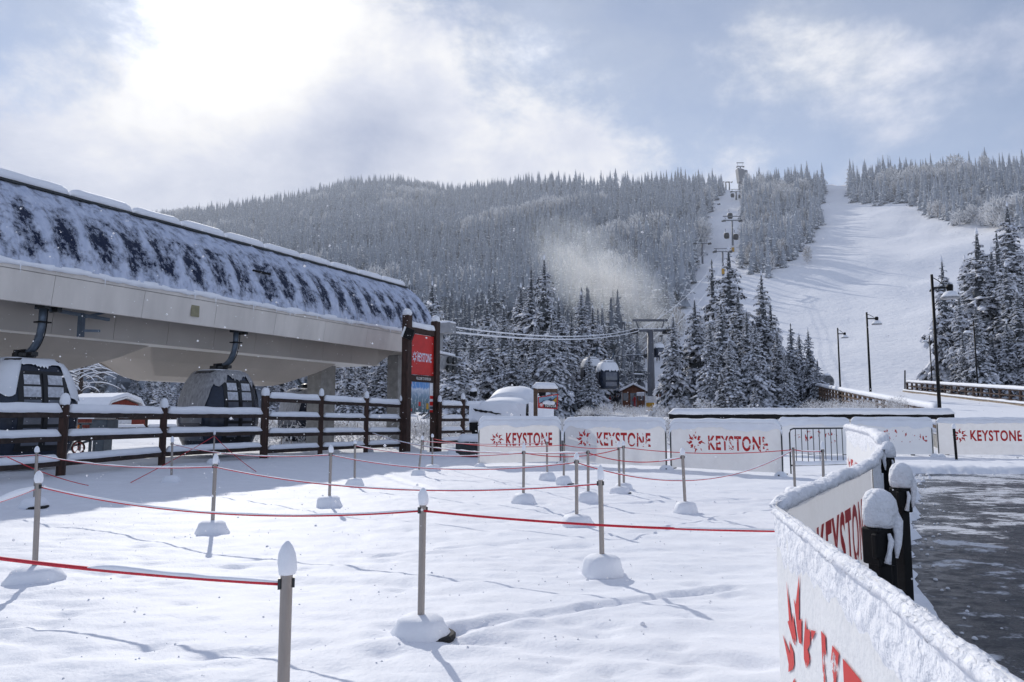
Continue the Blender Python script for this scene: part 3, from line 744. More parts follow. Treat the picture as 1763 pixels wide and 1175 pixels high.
def cabin(label, loc, rz, group, hang='loading', heavy=0):
    t = thing('gondola_cabin', label, 'gondola', loc, rz, group)
    mb = MB(); na = 40; vs = []; fs = []
    zz = np.concatenate([np.linspace(0, .12, 3), np.linspace(.2, 2.9, 22), [2.94, 2.96]])
    for z in zz:
        for j in range(na): vs.append(csurf(float(z), 2 * PI * j / na))
    for i in range(len(zz) - 1):
        for j in range(na): fs.append((i * na + j, i * na + (j + 1) % na, (i + 1) * na + (j + 1) % na, (i + 1) * na + j))
    fs.append(tuple(range(na - 1, -1, -1))); fs.append(tuple((len(zz) - 1) * na + j for j in range(na)))
    mb.add(vs, fs); mb.build('body', M['cabin'], t, smooth=True, world=False)
    for sd_ in (-1, 1):
        mb = MB(); patch(mb, sd_, -.70, .70, .25, 2.55, .018, n=12); dr = mb.build('door', M['cabin_black'], t, smooth=True, world=False)
        for cx in (-.33, .33):
            for (z0, z1, mm) in ((2.16, 2.44, 'frost_glass'), (1.80, 2.10, 'frost_glass'), (1.02, 1.72, 'glass'), (.42, .92, 'glass')):
                wd = .235 - .02 * (z0 > 2)
                mb = MB(); patch(mb, sd_, cx - wd, cx + wd, z0, z1, .032, n=4); mb.build('window', M[mm], dr, smooth=True, world=False)
        mb = MB(); patch(mb, sd_, -.03, .03, .25, 2.5, .045, n=8); mb.build('door_seal', M['cabin_black'], dr, smooth=True, world=False)
        mb = MB(); patch(mb, sd_, -.62, .62, .95, 1.75, .012, end=True, n=8); mb.build('end_window', M['glass'], t, smooth=True, world=False)
        mb = MB(); patch(mb, sd_, -.62, .62, .30, .75, .012, end=True, n=8); mb.build('end_window', M['glass'], t, smooth=True, world=False)
    # snow plastered down the rounded ends and over the roof, ragged lower edge
    def low(a):
        e = abs(math.cos(a))  # 1 at the travel ends
        base = 2.62 - (1.15 * heavy) * (e > .80) * min(1, (e - .80) / .1) - .25 * (e > .5)
        if heavy > 1: base = 1.95
        if heavy == 0: base = 2.72 - (.95 if .58 < e < .90 else 0)
        return max(.5, min(2.75, base + .35 * (n1(a * 7 + heavy * 3 + loc[0], 5) - .5) + .22 * (n1(a * 26, 6) - .5)))
    mb = MB(); cshell(mb, 0, 2.95, 0, 2 * PI, .045, 9, 120, low)
    mb.build('roof_snow', M['thin_snow'] if heavy == 1 else M['snow'], t, smooth=True, world=False)
    mb = MB(); mb.strip([(-.70, 0, 2.92), (.70, 0, 2.92)], 1.15, .06 + .14 * (heavy > 1), nz=.3, seed=int(abs(loc[0] * 3)), ends=.3); mb.build('snow_cap', M['snow'], t, smooth=True, world=False)
    mb = MB(); mb.box(-.10, .10, -.5, .5, 3.02, 3.14); mb.box(-.30, .30, -.07, .07, 3.0, 3.2)
    mb.lathe([(.26, 3.0), (.26, 3.12), (.16, 3.22), (0, 3.25)], 14)
    mb.build('hanger_yoke', M['cabin_black'], t, world=False, bevel=.015)
    pts = [(0, -.05, 3.12)] + [(0, -.05 - .70 * math.sin(q), 3.12 + .95 * (1 - math.cos(q))) for q in np.linspace(.15, PI / 2, 9)] + [(0, -.77, 4.55)]
    mb = MB(); mb.tube(pts, .105, 10); hg = mb.build('hanger_arm', M['hanger'], t, smooth=True, world=False)
    mb = MB(); mb.tube([(p[0] + .05, p[1] - .15, p[2]) for p in pts[2:]], .016, 5); mb.box(-.16, .16, -.95, -.60, 3.98, 4.02); mb.build('hose', M['black'], hg, world=False)
    mb = MB(); mb.box(-.45, .45, -.89, -.65, 4.5, 4.68); mb.box(-.1, .1, -1.0, -.5, 4.4, 4.6); mb.box(.35, .5, -.87, -.45, 4.35, 4.75); mb.build('grip', M['dark_steel'], t, world=False, bevel=.02)
    return t
yaw = math.atan2(-DS.y, -DS.x)       # +x of the cabin looks up the line, away from the camera
p = S(20.2, 1.45, .30); c1 = cabin('dark gondola cabin at the left edge of the frame, door windows facing us', p, yaw, None)
p = S(12.98, 1.45, .34); c2 = cabin('dark gondola cabin under the eave with its rounded end plastered in snow', p, yaw, None, heavy=1)
p = S(1.6, 7.6, .08); c3 = cabin('gondola cabin half hidden by the square column on the far track', p, yaw + PI, None, heavy=1)
# two cabins on the line above the forest edge: same cabin, heavier snow
p = at(1046, 671, 77); c4 = cabin('snow capped gondola cabin hanging nearest the brown hut', p, R_(102), None, heavy=1.2)
p = at(1018, 660, 86); c5 = dup(c4, p, R_(105), 'snow capped gondola cabin hanging partly behind another cabin near the spruces', None)
p = at(1134, 616, 150); c6 = dup(c4, p, R_(100), 'hazy gondola cabin just right of the tall grey lift tower', None)

# ---------------------------------------------------------------- timber rail fence in front of the station
def railfence(label, posts, rails, tops, group, snow=.22, post_w=.26, rail=( .10, .16), name='rail_fence', wood='wood', cap=True):
    """posts: ground points; rails: heights; tops: post heights"""
    c = sum((Vector(p) for p in posts), Vector()) / len(posts); c.z = 0
    t = thing(name, label, 'fence', c, 0, group)
    for i, p in enumerate(posts):
        p = Vector(p); hgt = tops[i]
        mb = MB(); mb.obox((p.x, p.y, hgt / 2 - .1 + p.z / 2), (1, .45, 0), (-.45, 1, 0), (0, 0, 1), post_w / 2 * .8, post_w / 2 * .8, (hgt - p.z) / 2 + .1); po = mb.build('post', M[wood], t, bevel=.015)
        if cap:
            r = post_w * .46
            mb = MB(); mb.lathe([(r * .75, -.05), (r * 1.02, .03), (r * 1.08, .10), (r * .9, .22), (r * .5, .29), (0, .31)], 12, (p.x, p.y, hgt), 0, .12, i); mb.build('snow_cap', M['snow'], po, smooth=True)
    for i in range(len(posts) - 1):
        a, b = Vector(posts[i]), Vector(posts[i + 1])
        for k, hz in enumerate(rails):
            za, zb = (hz[0], hz[1]) if isinstance(hz, tuple) else (hz, hz)
            fa, fb = i / (len(posts) - 1), (i + 1) / (len(posts) - 1)
            A = Vector((a.x, a.y, a.z + za + (zb - za) * fa)); B = Vector((b.x, b.y, b.z + za + (zb - za) * fb)); off = Vector((.1, -.1, 0)) * 0
            mb = MB(); mb.bar(A, B, rail[0], rail[1]); rl = mb.build('rail', M['wood_rail'], t, bevel=.012)
            d = (B - A).normalized() * post_w * .45; up = Vector((0, 0, rail[1] / 2 - .01))
            mb = MB(); mb.strip([A + d + up, B - d + up], rail[0] * 2.0, snow * (1. if k == len(rails) - 1 else .8), step=.13, nz=.16, seed=i * 7 + k, lip=.18, ends=.06); mb.build('rail_snow', M['snow'], rl, smooth=True)
    return t
def up_at(u, v, Y): return at(u, v, Y).z
P = [Vector((-13.4, 12.0, 0)), gnd(104, 820), gnd(278, 801.5), gnd(452, 789)]
railfence('three rail brown timber fence with deep snow on its rails, before the two cabins', P, [(.33, .36), (1.0, .93), (1.62, 1.55)], [2.0, 1.86, 1.82, 2.3], None)
Yc = P[3].y
Q = [P[3] + Vector((.05, .1, 0)), Vector((at(553, 700, 29.4).x, 29.4, 0)), Vector((at(631, 700, 31.2).x, 31.2, 0)), Vector((at(692, 700, 32.6).x, 32.6, 0))]
railfence('four rail dark timber fence section with snowy rails running up to the tall sign', Q, [(.24, .25), (.85, .78), (1.48, 1.35), (2.16, 1.98)], [2.3, 2.35, 2.3, 2.2], None, post_w=.22)
Q2 = [Vector((at(757, 700, 34.4).x, 34.4, 0)), Vector((at(797, 700, 36).x, 36, 0)), Vector((at(850, 700, 37).x, 37, 0))]
railfence('short dark timber fence section with snow between the tall sign and the buried car', Q2, [.30, .78, 1.35, 1.98], [2.2, 2.35, 2.3], None, post_w=.22)
# far rails beside the barn
P3 = [at(195, 770, 44) * 1, at(250, 768, 46), at(305, 764, 48), at(360, 760, 50)]
P3 = [Vector((p.x, p.y, -.2)) for p in P3]
railfence('low snowy rail fence in front of the red barn, beyond the station', P3, [.35, .95, 1.55], [1.7] * 4, None, post_w=.2)

# ---------------------------------------------------------------- tall trail map sign
A = Vector((at(699, 700, 32.6).x, 32.6, 0)); B = Vector((at(748.5, 700, 34.6).x, 34.6, 0))
dx = (B - A).normalized(); nrm_ = Vector((dx.y, -dx.x, 0)); WS = (B - A).length
sg = thing('trail_map_sign', 'tall dark timber sign with red KEYSTONE panel above a ski trail map', 'sign', (A + B) / 2)
def G(x, z, o=0.): return A + dx * x + Vector((0, 0, z)) + nrm_ * o
ZT = up_at(697, 543, 32.6)
for x, zt, zb in ((0, ZT + .0, -.2), (WS, up_at(748, 554, 34.6), -.2)):
    mb = MB(); mb.obox(G(x, (zt + zb) / 2), dx, nrm_, (0, 0, 1), .17, .17, (zt - zb) / 2); po = mb.build('post', M['wood'], sg, bevel=.03)
    mb = MB(); mb.lathe([(.17, -.02), (.205, .05), (.21, .12), (.17, .22), (.09, .29), (0, .31)], 12, G(x, zt), 0, .12, int(x) + 2); mb.build('snow_cap', M['snow'], po, smooth=True)
mid = 33.6
z_t, z_b = up_at(707, 573.5, 32.8), up_at(707, 645, 32.8)
mb = MB(); mb.bar(G(.17, z_t + .16), G(WS - .17, z_t + .16), .16, .28); bm_ = mb.build('crossbeam', M['wood'], sg, bevel=.02)
mb = MB(); mb.strip([G(.17, z_t + .29), G(WS - .17, z_t + .29)], .30, .24, seed=4, nz=.15); mb.build('beam_snow', M['snow'], bm_, smooth=True)
mb = MB(); mb.bar(G(.17, z_b - .16), G(WS - .17, z_b - .16), .16, .30); mb.build('crossbeam', M['wood'], sg, bevel=.02)
mb = MB(); mb.bar(G(.17, (z_t + z_b) / 2), G(WS - .17, (z_t + z_b) / 2), .05, z_t - z_b - .02); pn = mb.build('red_panel', M['red_panel'], sg, bevel=.01)
def put2d(V, Fc, fn): 
    return [fn(x, y) for x, y in V], Fc
pw = WS - .34
V, Fc = text2d('KEYSTONE')
mb = MB(); zc = z_b + (z_t - z_b) * .44; hh = .42
mb.add([G(.17 + pw * (.32 + .58 * x), zc + hh * (y - .5), .029) for x, y in V], Fc); mb.build('lettering', M['letter_cream'], pn)
V, Fc = STAR
mb = MB(); mb.add([G(.17 + pw * .20 + .21 * x, zc + .28 * y, .029) for x, y in V], Fc); mb.build('emblem', M['letter_cream'], pn)
# strap line on the lower beam
V, Fc = text2d('WELCOME TO RIVER RUN', .01)
mb = MB(); mb.add([G(.17 + pw * (.24 + .6 * x), z_b - .22 + .13 * y, .084) for x, y in V], Fc); mb.build('lettering', M['letter_white'], sg)
# trail map
mz1, mz0 = up_at(706, 657, 32.8), up_at(706, 710, 32.8)
def map_mat():
    m, nt, b = newmat('ski_trail_map_print')
    tcn = nd(nt, 'ShaderNodeTexCoord'); spn = nd(nt, 'ShaderNodeSeparateXYZ'); nt.links.new(tcn.outputs['Generated'], spn.inputs[0])
    n = noise_node(nt, 3.2, 6, rough=.7)
    wv = nd(nt, 'ShaderNodeTexWave'); wv.inputs['Scale'].default_value = 2.6; wv.inputs['Distortion'].default_value = 9; wv.inputs['Detail'].default_value = 3
    nt.links.new(tcn.outputs['Object'], wv.inputs['Vector'])
    a = nd(nt, 'ShaderNodeMath', operation='MULTIPLY_ADD'); nt.links.new(n.outputs['Fac'], a.inputs[0]); a.inputs[1].default_value = .35; nt.links.new(spn.outputs[2], a.inputs[2])
    r = ramp(nt, a.outputs[0], [(.15, (.05, .09, .10)), (.45, (.10, .17, .20)), (.75, (.20, .30, .42)), (.95, (.55, .62, .74)), (1.0, (.10, .28, .62))])
    ws = ramp(nt, wv.outputs['Fac'], [(.80, (0, 0, 0)), (.9, (.45, .45, .45))])
    mxn = nd(nt, 'ShaderNodeMix', data_type='RGBA'); nt.links.new(ws.outputs[0], mxn.inputs[0]); nt.links.new(r.outputs[0], mxn.inputs[6]); mxn.inputs[7].default_value = (.62, .68, .74, 1)
    nt.links.new(mxn.outputs[2], b.inputs['Base Color']); b.inputs['Roughness'].default_value = .4
    return m
M['map'] = map_mat()
mb = MB(); mb.bar(G(.17, (mz1 + mz0) / 2), G(.17 + pw * .83, (mz1 + mz0) / 2), .06, mz1 - mz0); mp_ = mb.build('trail_map', M['map'], sg)
mb = MB(); mb.bar(G(.17 + pw * .845, (mz1 + mz0) / 2), G(WS - .2, (mz1 + mz0) / 2), .06, mz1 - mz0); lg = mb.build('map_legend', M['map_white'], sg)
mzh = mz1 - mz0
for (x0, x1, y0, y1, mm) in ((.845, .985, .45, .56, 'red_panel'), (.845, .985, .22, .36, 'red_panel'), (.845, .985, .0, .08, 'red_panel'), (.845, .985, .1, .2, 'blue_grey')):
    mb = MB(); mb.add([G(.17 + pw * a, mz0 + mzh * b, .034) for a, b in ((x0, y0), (x1, y0), (x1, y1), (x0, y1))], [(0, 1, 2, 3)]); mb.build('colour_field', M[mm], lg)
for (x0, x1, y0, y1, mm) in ((.0, .10, .92, 1., 'red_panel'), (.70, .80, .10, .30, 'yellow'), (.38, .47, .20, .34, 'red_panel'), (.40, .52, .05, .16, 'blue_grey'), (.05, .12, .03, .12, 'red_panel'), (.30, .36, .08, .13, 'map_white')):
    mb = MB(); mb.add([G(.17 + pw * a, mz0 + mzh * b, .034) for a, b in ((x0, y0), (x1, y0), (x1, y1), (x0, y1))], [(0, 1, 2, 3)]); mb.build('colour_field', M[mm], mp_)
# flood lamp on the left post
lp = G(-.45, up_at(688, 575, 32.6), .25)
mb = MB(); mb.obox(lp + Vector((.16, .05, -.06)), (1, .2, -.35), (0, 1, 0), (.35, 0, 1), .2, .2, .24); fl = mb.build('flood_lamp', M['black'], sg, bevel=.03)
mb = MB(); mb.obox(lp + Vector((-.06, -.06, .02)), (1, .2, -.35), (0, 1, 0), (.35, 0, 1), .04, .19, .23); mb.build('lens', M['letter_white'], fl, bevel=.01)
mb = MB(); mb.bar(lp + Vector((.15, .1, 0)), G(0, lp.z - .1), .08, .08); mb.build('bracket', M['black'], fl)
# ---------------------------------------------------------------- rope stanchions
SH = .94
STN = [  # u, v of the metal top, lean x, snow cap, label
    (494, 980, 0, 1, 'nearest rope post, tall in the foreground left of centre with its foot out of view'),
    (727, 868, 0, 1, 'rope post in a big snow mound right of the nearest rope post'),
    (1035, 826, 0, 1, 'rope post in a broad snow mound left of the near banner corner'),
    (70, 830, 0, 1, 'rope post at left edge whose mound lies in sun, right of a snow loaded rope'),
    (65, 779, 0, 1, 'rope post at left edge standing just behind another in the station shadow'),
    (370, 798, 0, 1, 'rope post whose shadow falls straight towards us, centre left of the plaza'),
    (298, 762, .02, 1, 'rope post in station shadow before the second fence post, loose red rope beside it'),
    (369, 749, 0, 1, 'rope post with two red ropes drooping from it to the snow, near the fence'),
    (569, 779, 0, 1, 'rope post standing in sun just outside the edge of the station shadow'),
    (612, 764, 0, 1, 'rope post where three ropes start, left of the leaning rope post'),
    (485, 738, 0, 1, 'left post of the bare pair beside the four rail fence'),
    (502, 737, 0, 1, 'right post of the bare pair beside the four rail fence'),
    (636, 740, 0, 1, 'rope post close to the four rail fence, left of the tall sign'),
    (697, 738, 0, 1, 'rope post with a pale rope hanging down, at the foot of the tall sign'),
    (721, 757, -.10, 1, 'leaning rope post in front of the tall sign'),
    (745, 754, 0, 1, 'upright rope post right beside the leaning one'),
    (729, 739, 0, 0, 'bare rope post without snow between the legs of the tall sign'),
    (901, 777, 0, 1, 'rope post in front of the first banner, closest to us there'),
    (942, 760, 0, 1, 'rope post right before the last letters of the first banner'),
    (970, 763, 0, 0, 'capless rope post before the gap between first and second banner'),
    (1012, 776, 0, 0, 'capless rope post partly behind another, before the second banner emblem'),
    (992, 792, 0, 1, 'rope post with long shadow, just behind the broad mound post'),
    (1065.5, 769.5, 0, 1, 'nearer post of the close pair before the second banner lettering'),
    (1073, 767, 0, 1, 'farther post of the close pair before the second banner lettering'),
    (1178, 783, .03, 1, 'lone rope post with wind blown snow cap before the third banner emblem'),
    (1366, 771, 0, 0, 'capless rope post at the left foot of the steel crowd barrier'),
    (1415, 773, 0, 1, 'thin rope post standing in front of the steel crowd barrier'),
]
GS = 'steel rope posts of the queue maze'
stan = []; proto = None
def make_stanchion(label):
    t = thing('rope_post', label, 'rope post', (0, 0, 0), 0, GS)
    mb = MB(); mb.lathe([(.02, -.03), (.225, -.03), (.24, .015), (.20, .10), (.185, .135), (.14, .162), (.06, .172), (0, .174)], 26, (0, 0, 0), 0, .24, 3)
    mb.build('snow_mound', M['snow'], t, smooth=True, world=False)
    mb = MB(); mb.lathe([(.19, -.02), (.195, .012), (.18, .022), (0, .024)], 24, (.062, -.015, -.004)); mb.build('base_plate', M['tyre'], t, world=False)
    mb = MB(); r = .0255
    pr = [(r * math.cos(a), r * math.sin(a)) for a in np.linspace(0, 2 * PI, 17)[:-1]]
    pr = [(.0255 * math.cos(a), .0255 * math.sin(a)) for a in np.linspace(0, 2 * PI, 17)[:-1]]
    vs = [(x, y, z) for z in (.02, SH) for x, y in pr]; n = 16
    mb.add(vs, [(i, (i + 1) % n, n + (i + 1) % n, n + i) for i in range(n)] + [tuple(range(n, 2 * n))])
    po_ = mb.build('post', M['steel'], t, world=False, smooth=True); es_ = po_.modifiers.new('edge', 'EDGE_SPLIT')
    mb = MB(); mb.box(-.036, -.024, -.014, .014, SH - .065, SH - .02); mb.box(.024, .034, -.012, .012, SH - .06, SH - .02); mb.build('clip', M['dark_steel'], t, world=False)
    mb = MB(); mb.lathe([(.030, -.005), (.036, .012), (.0375, .045), (.033, .085), (.022, .115), (.009, .132), (0, .136)], 16, (0, 0, SH), 0, .24, 8); mb.build('snow_cap', M['snow'], t, smooth=True, world=False)
    return t
for i, (u, v, lean, cap, lab) in enumerate(STN):
    p = gnd(u, v, SH); z = gz(p.x, p.y)
    if i == 0: proto = make_stanchion(lab); o = proto; o.location = (p.x, p.y, z * .6); o.rotation_euler = (0, 0, .3)
    else:
        o = dup(proto, (p.x, p.y, z * .6), random.uniform(-.5, .9), lab)
        sxy = random.uniform(.84, 1.06)
        for ch in list(o.children):
            nm = ch.name.split('.')[0]
            if nm == 'snow_cap':
                if not cap: bpy.data.objects.remove(ch); continue
                ch.scale = (1, 1, 1)
                # each cap its own height: scale about the post top
                k = random.uniform(.62, 1.15); ch.scale = (random.uniform(.9, 1.15), random.uniform(.9, 1.15), k); ch.rotation_euler = (0, 0, random.uniform(0, 6)); ch.location.z = SH * (1 - k)
            if nm == 'base_plate' and i % 3 != 1: bpy.data.objects.remove(ch); continue
            if nm == 'snow_mound': ch.scale = (sxy * random.uniform(.9, 1.1), sxy, random.uniform(.8, 1.15)); ch.rotation_euler = (0, 0, random.uniform(0, 6))
    if not lean and i: o.rotation_euler = (random.gauss(0, .012), random.gauss(0, .012), o.rotation_euler[2])
    if lean: o.rotation_euler = (0, -lean * 1.0, 0)
    if lean:
        o.location.x -= lean * -0.0
    top = Vector((p.x - (math.sin(lean) * SH if lean else 0), p.y, z * .6 + SH - .045)); stan.append(top)
o = stan
def rope(label, a, b, drop, snow=0., name='rope', m='rope', r=.009, snow_r=(0, 1), seed=0, group='red ropes of the queue maze'):
    pts = sag(a, b, drop, 22); mid = sum(pts, Vector()) / len(pts)
    t = thing(name, label, 'rope', mid, 0, group)
    mb = MB(); mb.tube(pts, r, 6); mb.build('strap', M[m], t, smooth=True)
    if snow > 0:
        n = len(pts) - 1
        i0, i1 = int(snow_r[0] * n), int(snow_r[1] * n)
        seg = [p + Vector((0, 0, r * .6)) for p in pts[i0:i1 + 1]]
        L = sum((q - p).length for p, q in zip(seg, seg[1:]))
        snow *= .7; mb = MB(); mb.strip(seg, .018 + snow * .5, snow, step=max(.05, L / 90), nz=1.0, seed=seed, lip=.2, nf=2.2, ends=.3); mb.build('rope_snow', M['snow'], t, smooth=True)
    return t
lw = lambda p, d: Vector((p.x, p.y, p.z - d))
Y1 = at(0, 957, 3.75); L0 = at(-120, 945, 3.95)
rope('nearest red rope, running left from the foreground post out of the frame', L0, stan[0], .02, .022, seed=1, snow_r=(.5, 1), r=.010)
rope('long red rope from the left edge posts to the post in the big mound', stan[3], stan[1], .13, .014, seed=2)
rope('red rope from the big mound post to the banner fence corner on the right', stan[1], Vector((2.32, 4.72, .86)), .045, .012, seed=3, snow_r=(.6, 1))
rope('rope thick with white snow leaving the frame at the left edge', at(-110, 885, stan[3].y + .35), stan[3], .05, .075, seed=4, r=.006)
rope('red rope crossing the station shadow from the left edge', at(-60, 786, stan[4].y), stan[4], .02, .012, seed=5)
rope('snow dusted red rope from left edge post to the post with the straight shadow', stan[4], stan[5], .09, .018, seed=6)
rope('long deeply sagging red rope across the middle of the plaza', stan[5], stan[2], .17, .010, seed=7)
rope('red rope in the station shadow in front of the timber fence', stan[6], stan[8], .13, .016, seed=8)
rope('red rope from the shadow edge post to the post behind the broad mound', stan[8], stan[21], .17, .012, seed=9)
rope('red rope passing below the tall sign to the first banner', stan[9], stan[17], .13, .016, seed=10)
rope('rope half white with snow sagging below the first banner', stan[12], stan[20], .30, .035, seed=11)
rope('upper red rope from the leaning post across the first banner', stan[14], stan[18], .05, .012, seed=12)
rope('lower red rope from beside the leaning post across the first banner', stan[15], stan[19], .12, .0, seed=13)
rope('red rope across the lower part of the second banner', stan[17], stan[22], .11, .0, seed=14)
rope('red rope across the gap before the second and third banners', stan[19], stan[23], .05, .0, seed=15)
rope('red rope crossing the third banner to the crowd barrier', stan[23], stan[25], .10, .0, seed=16)
rope('red rope ending in drifted snow at the lone post', stan[20], stan[24], .12, .03, seed=17, snow_r=(.8, 1))
rope('lowest pale pink rope sagging below the third banner', stan[21], stan[25], .42, .014, seed=18)
rope('short red rope with snow in front of the crowd barrier', stan[25], stan[26], .02, .03, seed=19, snow_r=(.3, 1))
rope('loose red rope drooping left from its post to the snow', stan[7], Vector((gnd(225, 832).x, gnd(225, 832).y, .01)), .03, .0, seed=20)
rope('loose red rope drooping right from its post to the snow', stan[7], Vector((gnd(441, 813).x, gnd(441, 813).y, .01)), .06, .0, seed=21)
rope('loose red rope lying from the left edge across the shadow', at(8, 785, 14), Vector((gnd(152, 837).x, gnd(152, 837).y, .01)), .06, .0, seed=22)
rope('pale rope hanging from its post at the foot of the sign', stan[13], Vector((gnd(668, 776).x, gnd(668, 776).y, .1)), .25, .02, seed=23, m='white_rope', r=.012, group=None)

# ---------------------------------------------------------------- banner fences
class Run:
    """a fabric panel along a ground polyline; fn(l, z, off) gives the point of the cloth"""
    def __init__(s, pts, wav=.02, seed=0, bulge=0., lean=0.):
        s.p = [Vector((p[0], p[1], 0)) for p in pts]; s.L = [0]; s.wav = wav; s.seed = seed; s.bulge = bulge; s.lean = lean
        for a, b in zip(s.p, s.p[1:]): s.L.append(s.L[-1] + (b - a).length)
    def base(s, l):
        j = 0
        while j < len(s.p) - 2 and l > s.L[j + 1]: j += 1
        t = (l - s.L[j]) / (s.L[j + 1] - s.L[j]); d = (s.p[j + 1] - s.p[j]).normalized()
        return s.p[j].lerp(s.p[j + 1], t), Vector((d.y, -d.x, 0))
    def __call__(s, l, z, off=0., top=1.35):
        p, n = s.base(l)
        k = z / top
        wv = s.wav * (fbm(l * 1.9 + s.seed * 9, z * .5 + s.seed, s.seed, 3) - .5) * 2 * (1.2 - k) + s.wav * .5 * math.sin(l * 7 + s.seed) * max(0, 1 - k) * .6
        return p + n * (off + float(wv) + s.bulge * math.sin(PI * min(1, max(0, k))) + s.lean * (1 - k)) + Vector((0, 0, z))
def banner(label, pts, top, bottom, logo=None, fab='fabric', prt='print_clear', wav=.02, seed=0, snow_h=.10, snow_w=.14, drape=.20, group=None, round_=.10, legs=True, nl=None, bulge=0, lean=0, rough='snow', skirt=.012, ground=0., grain=0.):
    rn = Run(pts, wav, seed, bulge, lean); L = rn.L[-1]; c, _ = rn.base(L / 2)
    t = thing('fence_banner', label, 'banner', c, 0, group)
    nl = nl or max(12, int(L / .12)); nz = 16 if L > 2.6 or legs else 36
    mb = MB(); vs = []; fs = []
    def topz(l):
        e = min(l, L - l); return top - (round_ * (1 - math.sqrt(max(0, 1 - (1 - min(1, e / round_)) ** 2))) if round_ > 0 else 0)
    for i in range(nl + 1):
        l = L * i / nl
        for j in range(nz + 1): vs.append(rn(l, bottom + (topz(l) - bottom) * j / nz, 0, top))
    for i in range(nl):
        for j in range(nz):
            k = i * (nz + 1) + j; fs.append((k, k + nz + 1, k + nz + 2, k + 1))
    mb.add(vs, fs); fb = mb.build('fabric', M[fab], t, smooth=True)
    if logo:
        (l0, l1, z0, z1, txt, star) = logo
        V, Fc = text2d(txt); V2, F2 = subdiv2d(V, Fc, .10, l1 - l0, z1 - z0)
        mb = MB(); mb.add([rn(l0 + x, z0 + y, (.006 if legs else .003), top) for x, y in V2], F2); mb.build('lettering', M[prt], fb)
        if star:
            (ls, zs, rs_) = star; V, Fc = STAR; V2, F2 = subdiv2d(V, Fc, .08, rs_, rs_)
            mb = MB(); mb.add([rn(ls + x, zs + y, (.006 if legs else .003), top) for x, y in V2], F2); mb.build('emblem', M[prt], fb)
    if drape > 0:   # snow clinging in a band below the top edge, ragged lower limit
        mb = MB(); vs = []; fs = []; m = 34 if grain else 7; nn = int(L / (.012 if grain else .05)) + 2
        for i in range(nn + 1):
            l = L * i / nn; tz_ = topz(l); dl = drape * (.35 + 1.2 * n1(l * 2.1 + seed * 5, seed + 9)) + (.03 + grain * 5) * (n1(l * 14, 4) - .5)
            for j in range(m + 1):
                k = j / m; o_ = skirt * 2.5 * math.sin(PI * min(1, .08 + k * .92)) * (.6 + .8 * n1(l * 6 + j * 2.1, seed + 2)) + .004
                if grain:
                    zz = tz_ - dl * (1 - k); ed = min(1., k * 4); o_ = .0005 + ed * (grain * (.6 + 1.6 * (float(fbm(l * 16, zz * 16, seed + 21, 4)) - .5) + 1.1 * (float(fbm(l * 60, zz * 60, seed + 22, 3)) - .5))) + (k > .8) * (k - .8) * .03 - (1 - ed) * .004
                vs.append(rn(l, tz_ - dl * (1 - k) + .0, o_, top))
        for i in range(nn):
            for j in range(m):
                k = i * (m + 1) + j; fs.append((k, k + m + 1, k + m + 2, k + 1))
        mb.add(vs, fs); mb.build('clinging_snow', M[rough], fb, smooth=True)
    mb = MB(); n2 = max(6, int(L / .15))
    mb.strip([rn(L * (.004 + .992 * i / n2), topz(L * (.004 + .992 * i / n2)) - .02, 0, top) for i in range(n2 + 1)], snow_w, snow_h, step=(.014 if L < 3 else .03) if grain else .05 if L < 4 else .08, nz=.45 if grain else .3, seed=seed, lip=.3, nf=2.2, ends=.10, grain=grain); mb.build('top_snow', M[rough], t, smooth=True)
    if legs:
        mb = MB()
        for l in (.03, L - .03):
            p, n = rn.base(l); mb.tube([p + Vector((0, 0, -.08)), p + Vector((0, 0, top - .12))], .02, 8)
            mb.bar(p - n * .28 + Vector((0, 0, .03)), p + n * .28 + Vector((0, 0, .03)), .04, .03)
        mb.tube([rn.base(.03)[0] + Vector((0, 0, top - .10)), rn.base(L - .03)[0] + Vector((0, 0, top - .10))], .02, 8)
        mb.build('barrier_frame', M['dark_steel'], t)
        mb = MB()
        for k, l in enumerate((.03, L - .03)):
            p, n = rn.base(l); mb.lathe([(.16, -.05), (.17, .02), (.12, .08), (.05, .12), (0, .125)], 10, p + n * .12, 0, .3, seed * 2 + k)
        mb.build('foot_snow', M['snow'], t, smooth=True)
    return t
def span(u0, Y0, u1, Y1_, ext=0):
    return [(at(u0, 714, Y0).x, Y0), (at(u1, 714, Y1_).x, Y1_)]
def logo_px(pts, u0, u1, us0, us1, top_v, bot_v, rn_h=None):
    """read the lettering extents on a straight panel from photo columns"""
    a, b = Vector((pts[0][0], pts[0][1])), Vector((pts[1][0], pts[1][1])); L = (b - a).length
    def l_at(u):
        k = (u - CX) / F * 1.0   # X/Y on the horizon row
        kk = k / (cP + sP * 0) * .995
        d = b - a
        return (a.x - kk * a.y) / (kk * d.y - d.x) * L
    l0, l1 = l_at(u0), l_at(u1); Ym = a.y + (b.y - a.y) * (l0 + l1) / 2 / L
    z1 = at(u0, top_v, Ym).z; z0 = at(u0, bot_v, Ym).z
    s0, s1 = l_at(us0), l_at(us1)
    return (l0, l1, z0, z1, 'KEYSTONE', ((s0 + s1) / 2, (z0 + z1) / 2, (s1 - s0) / 2 * 1.12))
p1 = span(823, 22.6, 966, 23.6); banner('white KEYSTONE banner fence standing right in front of the buried car', p1, 1.46, .10, logo_px(p1, 871, 950, 845, 867, 745, 768), prt='print_clear', seed=1, wav=.06, drape=.24, round_=.22, snow_h=.11)
p2 = span(970, 23.4, 1147, 21.6); banner('middle KEYSTONE banner of the front row, letters partly hidden by snow', p2, 1.44, .08, logo_px(p2, 1026, 1118, 992, 1019, 745, 769), prt='print_mid', seed=2, wav=.06, drape=.26, round_=.22, snow_h=.11)
